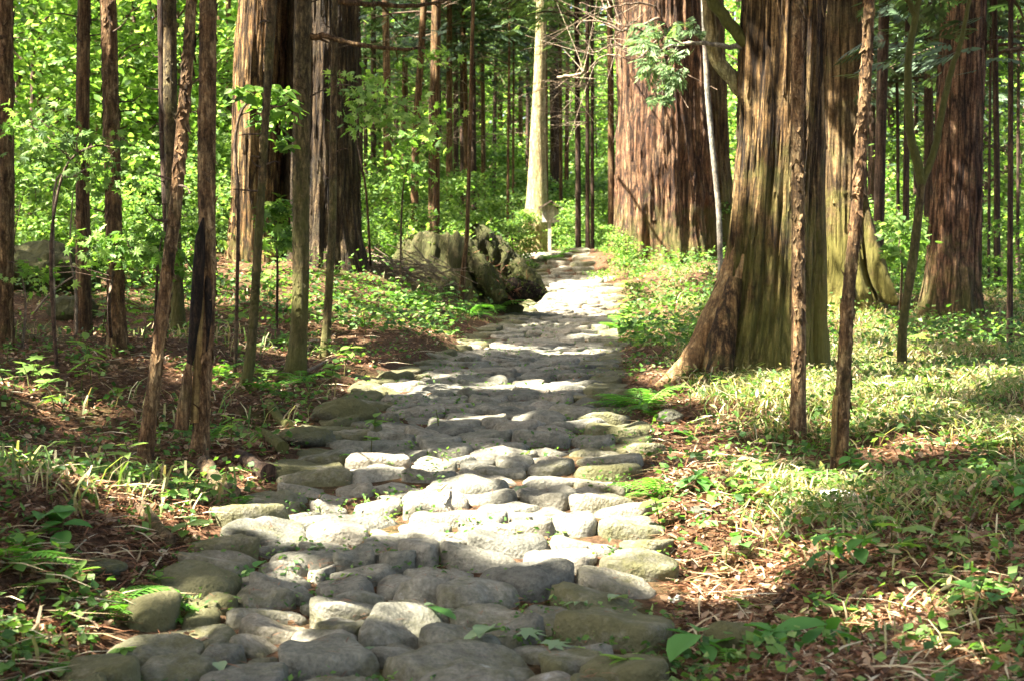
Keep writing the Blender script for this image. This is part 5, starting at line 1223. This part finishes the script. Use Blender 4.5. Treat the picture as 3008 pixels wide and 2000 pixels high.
for a in [(2065, 1925, 'seedling with drooping broad leaves against the mossy boulder', 'big', 6, .17, .14), (2260, 1935, 'plant with wide pleated leaves on the litter by the boulder', 'big', 6, .17, .10),
          (2330, 1905, 'single-stemmed plant with two pale pleated leaves by the boulder', 'big', 3, .16, .08), (2420, 1930, 'plant with one upright folded leaf on the dry litter', 'big', 3, .14, .13),
          (2430, 1700, 'tallish plant with dark heart-shaped leaves on the litter bank', 'big', 7, .12, .20), (2510, 1690, 'bushy plant beside the dark heart-leaved plant', 'big', 6, .11, .16),
          (2730, 1655, 'plant with large jagged green leaves on the shady litter', 'maple', 4, .20, .12), (2620, 1625, 'small star-leaved plant next to the jagged green leaves', 'maple', 3, .15, .12),
          (2860, 1650, 'star-leaved plant at the dark top of the litter bank', 'maple', 4, .17, .11), (2850, 1760, 'low plant with pale green leaves on the reddish litter', 'oval', 4, .14, .06),
          (2950, 1790, 'broad pale leaf plant lying low on the red litter', 'big', 2, .17, .04), (2780, 1975, 'rosette of crinkled green leaves near the litter edge', 'big', 5, .12, .05),
          (2040, 1460, 'plant with glossy dark five-leaf whorls in the shaded hollow', 'big', 7, .13, .10), (1940, 1530, 'leafy plant with rounded bright leaves at the corner stone', 'oval', 7, .10, .16),
          (2500, 1400, 'upright broad-leaved plant at the foot of the scarred cedar', 'big', 6, .13, .20), (2440, 1330, 'pointed-leaf plant just in front of the scarred cedar', 'long', 8, .12, .22),
          (2390, 1420, 'large-leaved plant beside the jagged white rock', 'big', 5, .14, .15), (2210, 1480, 'maple seedling in the grass before the slim straight cedar', 'maple', 4, .12, .14),
          (2245, 955, 'leafy shoot growing up against the furrowed cedar trunk', 'oval', 16, .10, .55), (2270, 985, 'second leafy shoot at the furrowed cedar with spread leaves', 'oval', 14, .10, .42),
          (2610, 1085, 'young plant in the grass by the forked mossy tree', 'oval', 8, .12, .3), (2680, 1060, 'bright seedling at the foot of the forked mossy tree', 'maple', 6, .14, .3),
          (1100, 1270, 'seedling with three upright leaves in a paving joint', 'oval', 6, .09, .14), (1090, 1310, 'seedling crowding the dark gap in the paving edge', 'oval', 7, .08, .10),
          (1290, 1262, 'wiry dark twig-like plant in a paving joint', 'long', 7, .05, .18), (1215, 1285, 'tiny bright plant between two long grey stones', 'long', 6, .06, .06),
          (745, 1660, 'single round bright green leaf on a stalk among paving stones', 'big', 2, .14, .05), (560, 1490, 'leafy sunlit plant beside the mossy stick-like log', 'oval', 8, .10, .16),
          (540, 1560, 'round-leaved plant on the litter next to the mossy log', 'oval', 5, .11, .12), (620, 1470, 'pale leafy sprig by the short sunlit log', 'oval', 7, .09, .14),
          (330, 1440, 'white-lit leaves on a stem beneath the leaning tree', 'oval', 7, .10, .2), (390, 1400, 'glossy narrow-leaved plant at the foot of the leaning tree', 'long', 9, .11, .24),
          (280, 1410, 'broad sunlit leaf plant in the bright litter strip', 'big', 5, .12, .14), (20, 1170, 'large yellow-green maple seedling on the dark bank', 'maple', 3, .18, .2),
          (90, 1120, 'maple seedling with flat lit leaves before the flaky cedar', 'maple', 4, .16, .2), (235, 1150, 'small sapling with brilliant white-lit leaves on the bank', 'maple', 5, .13, .3),
          (270, 1120, 'sapling with pointed lit leaves beside the white-lit one', 'long', 8, .16, .35), (360, 1010, 'leafy sapling spreading low before the peeling cedar', 'maple', 9, .15, .4),
          (300, 1000, 'green sapling between the straight cedar and the peeling cedar', 'maple', 9, .15, .35), (420, 1020, 'sapling with drooping leaves by the twin-stemmed cedar', 'maple', 8, .14, .35),
          (790, 900, 'bright leafy sapling under the huge split cedar', 'maple', 9, .15, .5), (830, 760, 'yellow-lit leafy sapling at the foot of the huge cedar', 'oval', 16, .16, .9),
          (780, 790, 'pale sunlit sapling below the huge cedar root', 'maple', 10, .16, .5), (690, 1000, 'low sapling on the needle litter behind the leaning stem', 'maple', 7, .14, .3),
          (630, 1010, 'star-leaved sapling to the side of the thin leaning stem', 'maple', 6, .13, .3), (970, 1140, 'bushy weed at the bank foot near the thinnest stem', 'oval', 12, .10, .25),
          (1010, 1110, 'leafy weed with light tips beside the upper paving', 'oval', 12, .10, .25), (1075, 980, 'white-topped leafy stem on the needle bank', 'oval', 8, .11, .35),
          (1820, 1000, 'leafy shoot with sunlit tips beside the upper paving edge', 'oval', 10, .13, .3), (1850, 985, 'pale-tipped shoot next to the upper path edge', 'oval', 10, .13, .35),
          (130, 1520, 'blue-green broad leaves sprawling on the shaded bank', 'big', 6, .13, .08), (60, 1680, 'leafy clump in dark litter above the first stones', 'oval', 9, .09, .10),
          (180, 1560, 'wide-leaved plant hanging over the dark bank hollow', 'big', 5, .15, .12), (230, 1680, 'low leafy plant beside the brown half-buried stone', 'oval', 7, .09, .08),
          (60, 1900, 'pale sprawling leaves on the litter left of the paving start', 'long', 6, .16, .05), (180, 1960, 'leafy plant crowding the outermost paving stone', 'oval', 8, .08, .06),
          (360, 1900, 'weed growing in the gap behind the first rounded stones', 'oval', 7, .06, .07), (1730, 1895, 'green weed sprouting between the nearest edge stones', 'maple', 5, .06, .05),
          (1850, 1960, 'grassy-leaved plant standing by the nearest mossy stone', 'long', 9, .10, .1), (480, 1700, 'blue-lit leaf plant on the long flat mossy stone edge', 'oval', 4, .08, .08)]:
    seedling(*a)
BR = 'small broad-leaved seedling scattered in the litter of the shady bank'
for k in range(46):
    yy = 6.2 + 9 * RND.random() ** 1.2; xx = pathL(yy) - .3 - RND.random() * (.31 * yy + pathL(yy) - .2 if .31 * yy + pathL(yy) > .5 else .5)
    seedling(0, 0, BR, RND.choice(['oval', 'maple', 'long', 'oval']), RND.randint(4, 8), RND.uniform(.06, .11), RND.uniform(.05, .22), 'seedlings scattered over the bank', b=on_ground(xx, yy))
BR = 'small green seedling scattered through the litter and grass of the verge'
for k in range(46):
    yy = 6.0 + 10 * RND.random() ** 1.2; xx = pathR(yy) + .25 + RND.random() * max(.5, .30 * yy - pathR(yy))
    seedling(0, 0, BR, RND.choice(['oval', 'maple', 'big', 'oval']), RND.randint(3, 7), RND.uniform(.06, .12), RND.uniform(.04, .18), 'seedlings scattered over the verge', b=on_ground(xx, yy))
# fallen green leaves on the stones
def stone_top(x, y):
    d = np.hypot(STONE_TOP[:, 0] - x, STONE_TOP[:, 1] - y); k = np.argmin(d); return STONE_TOP[k, 2]
FL = leaf_mesh('fallen_leaf', BIG_V * [1.0, 1, 1.5], BIG_F, 'fallen_green'); FL2 = leaf_mesh('fallen_leaf', MAP_V, MAP_F, 'fallen_green'); FL3 = leaf_mesh('fallen_leaf', OV_V * [.42, 1, .6], OV_F, 'big_leaf')
for px, py, me_, s, lab in [(1440, 1830, FL, .17, 'wilted pale green leaf hanging over a paving stone in the fallen bunch'), (1475, 1838, FL, .19, 'largest wilted leaf of the fallen bunch on the stones'), (1500, 1815, FL2, .16, 'crumpled wilted leaf at the end of the fallen bunch'),
                            (1340, 1806, FL3, .30, 'long strap-like green leaf lying flat on the stones'), (1290, 1760, FL2, .10, 'small jagged green leaf on the stones above the strap leaf'), (1245, 1748, FL, .06, 'small pale fallen leaf resting at the joint of three stones'), (1580, 1850, FL2, .16, 'dark green jagged leaf lying on a smooth grey stone'),
                            (1125, 1845, FL2, .14, 'green maple leaf on the rounded stone near the sunlit boulder'), (640, 1917, FL, .10, 'pale whitish leaf caught between the first rounded stones'), (960, 1568, FL, .09, 'light green leaf lying on the brightest paving stones'), (1545, 1424, FL, .11, 'pale green leaf stuck at the end of a long stone'),
                            (1735, 1712, FL2, .16, 'curled grey-green leaf draped along the edge slab'), (1790, 1722, FL, .15, 'long drooping grey-green leaf beside the curled one')]:
    x, y = G_top(px, py, .05); o = link('fallen_leaf', me_, None, (x, y, stone_top(x, y) + .012)); o.rotation_euler = (RND.uniform(-.1, .1), RND.uniform(-.15, .15), RND.uniform(0, 6.28)); o.scale = (s, s, s)
    tag(o, lab, 'leaf', 'green leaves fallen on the path')

# ------------------------------------------------------------------ broad-leaved understorey and shrubs
def young_tree(seed, H, R_, nl, size, tm='kite', mat='leaf_bright', nlimb=9, low=.25, rcl=.55):
    r = random.Random(seed); cl = []; mb = MB()
    top = np.array([r.uniform(-.4, .4), r.uniform(-.4, .4), H])
    ln = curve([(0, 0, -.2), (top[0] * .2, top[1] * .3, H * .4), top], 12); V, F = tube(ln, np.linspace(.05, .012, 12) * H / 5, 7); mb.add(V, F, 0)
    for k in range(nlimb):
        t = low + (1 - low) * (k + r.random()) / nlimb; i = t * 11; p0 = ln[int(i)]; a = r.uniform(0, 6.28); L = R_ * (1.15 - .6 * t) * r.uniform(.7, 1.2)
        p2 = p0 + np.array([math.cos(a) * L, math.sin(a) * L, L * r.uniform(.05, .45)]); p1 = (p0 + p2) / 2 + np.array([0, 0, .12 * L])
        c = curve([p0, p1, p2], 8); V, F = tube(c, np.linspace(.018, .004, 8) * H / 5, 5); mb.add(V, F, 0)
        for q in (c[3], c[5], c[6], c[7]): cl.append(q + np.array([r.gauss(0, .12), r.gauss(0, .12), r.gauss(0, .08)]) * R_)
    cl.append(top)
    V, F = leafy_crown(np.zeros(3), cl, nl, rcl, size, tm, .38, False)
    mc = MB(); mc.add(V, F)
    return mb.mesh('stem', [M['twig_dark']], True), mc.mesh('crown', [M[mat]])
def place(name, label, cat, group, mm, x, y, s=1.0, rz=0., sz=None):
    b = on_ground(x, y); e = thing(name, label, cat, b, group, rz); e.scale = (s, s, sz or s)
    link('trunk', mm[0], e); link('crown', mm[1], e); return e
YT = [young_tree(100 + k, 5.5, 2.2, 3300, .14, 'kite', ['leaf_bright', 'leaf_bright', 'leaf_mid', 'leaf_bright'][k], 13, .12, .8) for k in range(4)]
SH = [young_tree(200 + k, 1.5, 1.0, 1500, .11, 'kite', ['leaf_bright', 'leaf_mid', 'leaf_bright', 'leaf_mid'][k], 9, .05, .42) for k in range(4)]
lab = 'bright green young broad-leaved tree filling the wood behind the bank'
for px, Y, s in [(-60, 25, 1.0), (90, 27, 1.1), (200, 31, 1.3), (330, 28, 1.15), (430, 32, 1.3), (60, 35, 1.6), (540, 30, 1.2), (640, 34, 1.3), (300, 38, 1.7), (460, 42, 1.8), (140, 44, 2.0), (620, 45, 2.0), (-50, 34, 1.6), (-150, 30, 1.5), (560, 52, 2.3), (250, 52, 2.4), (20, 55, 2.6), (400, 58, 2.6), (-260, 38, 2.0), (740, 52, 2.0)]:
    x = P(px, 700, Y)[0]; place('young_tree', lab, 'tree', 'young broad-leaved trees behind the bank', YT[RND.choice([0, 1, 3])], x, Y, s * RND.uniform(.9, 1.1), RND.uniform(0, 6.28))
lab = 'fresh green young broad-leaved tree deep in the grove behind the stump'
for px, Y, s in [(1080, 56, 1.2), (1160, 62, 1.5), (1250, 58, 1.2), (1340, 64, 1.5), (1430, 60, 1.3), (1500, 66, 1.6), (1570, 70, 1.6), (1660, 62, 1.2), (1760, 60, 1.1), (1820, 66, 1.5), (1200, 72, 2.0), (1400, 76, 2.2), (1600, 80, 2.3), (1020, 66, 1.8), (1740, 76, 2.2), (1300, 84, 2.6), (1500, 88, 2.8), (1100, 84, 2.6)]:
    x = P(px, 700, Y)[0]; place('young_tree', lab, 'tree', 'young trees deep in the grove', RND.choice(YT), x, Y, s * RND.uniform(.9, 1.1), RND.uniform(0, 6.28))
lab = 'green young tree in the gaps of the dark wood beyond the cedars'
for px, Y, s in [(2560, 58, 1.2), (2640, 62, 1.5), (2720, 52, 1.3), (2900, 50, 1.5), (2985, 44, 1.4), (3060, 36, 1.2), (2960, 62, 2.0), (2800, 70, 2.2), (2600, 76, 2.4), (3120, 50, 1.8), (2450, 70, 2.0), (2180, 70, 2.0), (2050, 74, 2.0), (2320, 66, 1.8)]:
    x = P(px, 700, Y)[0]; place('young_tree', lab, 'tree', 'young trees in the dark wood', RND.choice(YT), x, Y, s * RND.uniform(.9, 1.1), RND.uniform(0, 6.28))
lab = 'low bright leafy shrub growing among the grove trunks'
for px, Y, s in [(1060, 36, .9), (1100, 32, .8), (1150, 40, 1.0), (1210, 33, .8), (1250, 40, 1.1), (1300, 34, .8), (1340, 42, 1.0), (1390, 36, .8), (1430, 44, 1.1), (1480, 48, 1.2), (1440, 38, .8), (1510, 50, 1.1), (1080, 46, 1.3), (1180, 50, 1.4), (1280, 52, 1.4), (1380, 54, 1.5), (1500, 42, .7), (1480, 35, .55), (1120, 28.5, .6)]:
    x = P(px, 700, Y)[0]; place('shrub', lab, 'shrub', 'shrubs among the grove trunks', RND.choice(SH), x, Y, s * RND.uniform(.9, 1.15), RND.uniform(0, 6.28))
lab = 'leafy green shrub beside the slim trunks past the notice board'
for px, Y, s in [(1665, 40.5, .7), (1680, 42, .9), (1715, 40, .9), (1755, 39, .9), (1775, 44, 1.2), (1650, 48, 1.2), (1720, 50, 1.4), (1800, 48, 1.3), (1700, 56, 1.7), (1790, 38, .6), (1835, 31, .5), (1740, 39.3, .4), (1765, 37.2, .38), (1700, 41, .4), (1810, 34.5, .4)]:
    x = P(px, 700, Y)[0]; place('shrub', lab, 'shrub', 'shrubs past the notice board', RND.choice(SH), x, Y, s * RND.uniform(.9, 1.15), RND.uniform(0, 6.28))
lab = 'leafy shrub on the bank behind the slim stems and boulders'
for px, Y, s in [(30, 21, .8), (120, 23, .9), (200, 21.5, .7), (270, 20.5, .7), (330, 23, 1.0), (410, 21, .7), (470, 20.5, .6), (560, 24, .9), (620, 26, 1.0), (90, 27, 1.2), (500, 27, 1.3), (390, 27, 1.2), (250, 27, 1.2), (640, 30, 1.2), (0, 25, 1.0)]:
    x = P(px, 700, Y)[0]; place('shrub', lab, 'shrub', 'shrubs on the bank', RND.choice(SH), x, Y, s * RND.uniform(.9, 1.15), RND.uniform(0, 6.28))
lab = 'green shrub in the shade beyond the dwarf bamboo'
for px, Y, s in [(2620, 26, .6), (2690, 30, .8), (2560, 33, .9), (2740, 34, 1.0), (2900, 31, .8), (2950, 36, 1.1), (2850, 40, 1.2), (2650, 42, 1.3), (3000, 27, .7), (2060, 36, .8), (2130, 40, 1.0), (1900, 26, .3), (2560, 48, 1.4)]:
    x = P(px, 700, Y)[0]; place('shrub', lab, 'shrub', 'shrubs beyond the dwarf bamboo', RND.choice(SH), x, Y, s * RND.uniform(.9, 1.15), RND.uniform(0, 6.28))

# --- leafy branches hanging into view
def spray_branch(label, pts, Y, clumps, n, size, mat, tm='maple', rcl=.22, name='maple_sapling', base=None, cat='sapling'):
    """a thin sapling rooted in the bank whose branch carries the leaf clumps"""
    b = G(*base); e = thing(name, label, cat, b)
    W = [P(p[0], p[1], Y) - b for p in pts]; c = curve([np.array([0, 0, -.1])] + W, 22)
    mb = MB(); V, F = tube(c, np.linspace(.018, .005, 22), 6); mb.add(V, F); link('stem', mb.mesh('stem', [M['twig_dark']], True), e)
    cl = [P(p[0], p[1], Y + RND.uniform(-.3, .3)) - b for p in clumps]
    mb2 = MB()
    for q in cl:
        k = np.argmin(np.linalg.norm(c - q, axis=1)); V, F = tube(curve([c[k], (c[k] + q) / 2 + np.array([0, 0, .05]), q], 5), np.linspace(.006, .002, 5), 4); mb2.add(V, F)
    link('twigs', mb2.mesh('twigs', [M['twig_dark']], True), e)
    V, F = leafy_crown(b, cl, n, rcl, size, tm, .45, False); mb = MB(); mb.add(V, F); link('foliage', mb.mesh('foliage', [M[mat]]), e)
spray_branch('blue-green maple spray hanging beside the huge split cedar', [(1075, 560), (1050, 420), (1060, 320), (1150, 300), (1240, 350)], 22, [(1045, 235), (1060, 270), (1100, 280), (1140, 270), (1080, 330), (1130, 320), (1170, 330), (1210, 345), (1235, 370), (1060, 360), (1050, 300)], 300, .14, 'leaf_mid', 'maple', .42, base=(1090, 800))
spray_branch('sunlit pale-leaved maple sprays in front of the grove trunks', [(1180, 620), (1190, 520), (1215, 440), (1260, 420)], 24, [(1160, 400), (1190, 410), (1215, 390), (1265, 405), (1250, 440), (1180, 470), (1130, 455), (1200, 500), (1290, 330), (1260, 160), (1280, 165), (1230, 520), (1150, 490)], 260, .14, 'leaf_bright', 'maple', .36, base=(1175, 850))
spray_branch('ash-like long-leaved branch crossing the huge cedar trunk', [(700, 620), (690, 420), (720, 310), (790, 290), (840, 320)], 13, [(720, 265), (760, 275), (800, 265), (815, 300), (835, 330), (740, 300), (700, 285), (830, 280), (790, 330), (815, 400), (840, 420), (760, 360), (835, 355)], 210, .10, 'leaf_bright', 'oval', .17, base=(690, 1090), name='ash_sapling')
spray_branch('green sapling with layered maple leaves before the straight slim cedar', [(150, 800), (160, 620), (200, 480), (280, 430), (350, 440)], 12.5, [(100, 340), (150, 370), (200, 400), (250, 430), (290, 440), (330, 420), (120, 420), (180, 450), (270, 470), (310, 500), (60, 360), (330, 530), (90, 400)], 330, .09, 'leaf_mid', 'maple', .30, base=(170, 1090))
spray_branch('low maple sapling spreading bright leaves across the boulders', [(320, 900), (330, 820), (340, 760), (380, 730)], 13.5, [(300, 720), (340, 735), (380, 745), (420, 765), (290, 760), (90, 790), (110, 810), (270, 730), (360, 700), (250, 700)], 200, .10, 'leaf_bright', 'maple', .26, base=(330, 1020))
spray_branch('thin sapling with a few lit leaves between the peeling cedar and split tree', [(460, 850), (465, 760), (475, 700)], 14, [(450, 690), (480, 720), (500, 750), (520, 800), (440, 740)], 110, .13, 'leaf_bright', 'maple', .16, base=(455, 1000))
spray_branch('white-lit leafy sapling just before the huge cedar foot', [(815, 780), (810, 700), (815, 640)], 17, [(795, 610), (820, 620), (840, 605), (800, 660), (830, 680), (815, 720), (845, 700)], 170, .15, 'leaf_bright', 'maple', .15, base=(812, 960))
spray_branch('cool green sapling in the shade before the dark straight cedar', [(2650, 780), (2640, 720), (2660, 690)], 19, [(2640, 700), (2670, 720), (2620, 740), (2690, 700), (2660, 660)], 130, .13, 'leaf_mid', 'oval', .25, base=(2640, 960))
# bare white twigs of the bank
for k, (pts, lab) in enumerate([([(60, 1020), (75, 900), (60, 780)], 'thin pale bare sapling standing before the flaky cedar'), ([(225, 1000), (222, 850), (205, 740), (215, 560)], 'pale bare stem crossing the straight slim cedar'), ([(75, 930), (150, 860), (235, 800)], 'thin bare slanting twig over the mossy boulder'),
                                 ([(160, 560), (215, 520), (300, 470)], 'crooked bare branch among the leaves of the layered sapling')]):
    Y = 14.2; b = G(pts[0][0], pts[0][1] if pts[0][1] > 900 else 1000); e = thing('bare_sapling', lab, 'sapling', b)
    W = [np.array([0, 0, -.08])] + [P(p[0], p[1], b[1]) - b for p in pts[(1 if pts[0][1] > 900 else 0):]]
    mb = MB(); V, F = tube(curve(W, 16), np.linspace(.016, .006, 16), 6); mb.add(V, F); link('stem', mb.mesh('stem', [M['twig']], True), e)

# --- far wood closing the view: one mass nobody could count
mb = MB()
n = 60000
Yf = RG.uniform(92, 150, n); Xf = RG.uniform(-.55, .55, n) * Yf; Zf = gh(Xf, Yf) + 22 * RG.random(n) ** 1.3
keep = (n2(Xf * .25, Zf * .25, 1.0, 6.) > .22); Xf, Yf, Zf = Xf[keep], Yf[keep], Zf[keep]; m = len(Xf)
V, F = inst(KITE_V, KITE_F, frames(unit(RG.normal(size=(m, 3)) * (1, 1, .5) + (0, 0, -.4)), np.array([0, 0, 1.]) + RG.normal(0, .5, (m, 3)), .9 * RG.uniform(.6, 1.5, m)), np.stack([Xf, Yf, Zf], -1)); mb.add(V, F, 0)
for k in range(150):
    y = RND.uniform(88, 140); x = RND.uniform(-.5, .5) * y; z = float(gh(np.array([x]), np.array([y]))[0]); V, F = tube(np.array([(x, y, z - .5), (x + RND.uniform(-.5, .5), y, z + 22)]), [RND.uniform(.15, .35), .08], 7); mb.add(V, F, 1)
tag(link('far_wood', mb.mesh('far_wood', [M['leaf_mid'], M['bark_dark']])), 'distant mass of green leaves and trunks closing the view through the wood', 'wood', None, 'stuff')
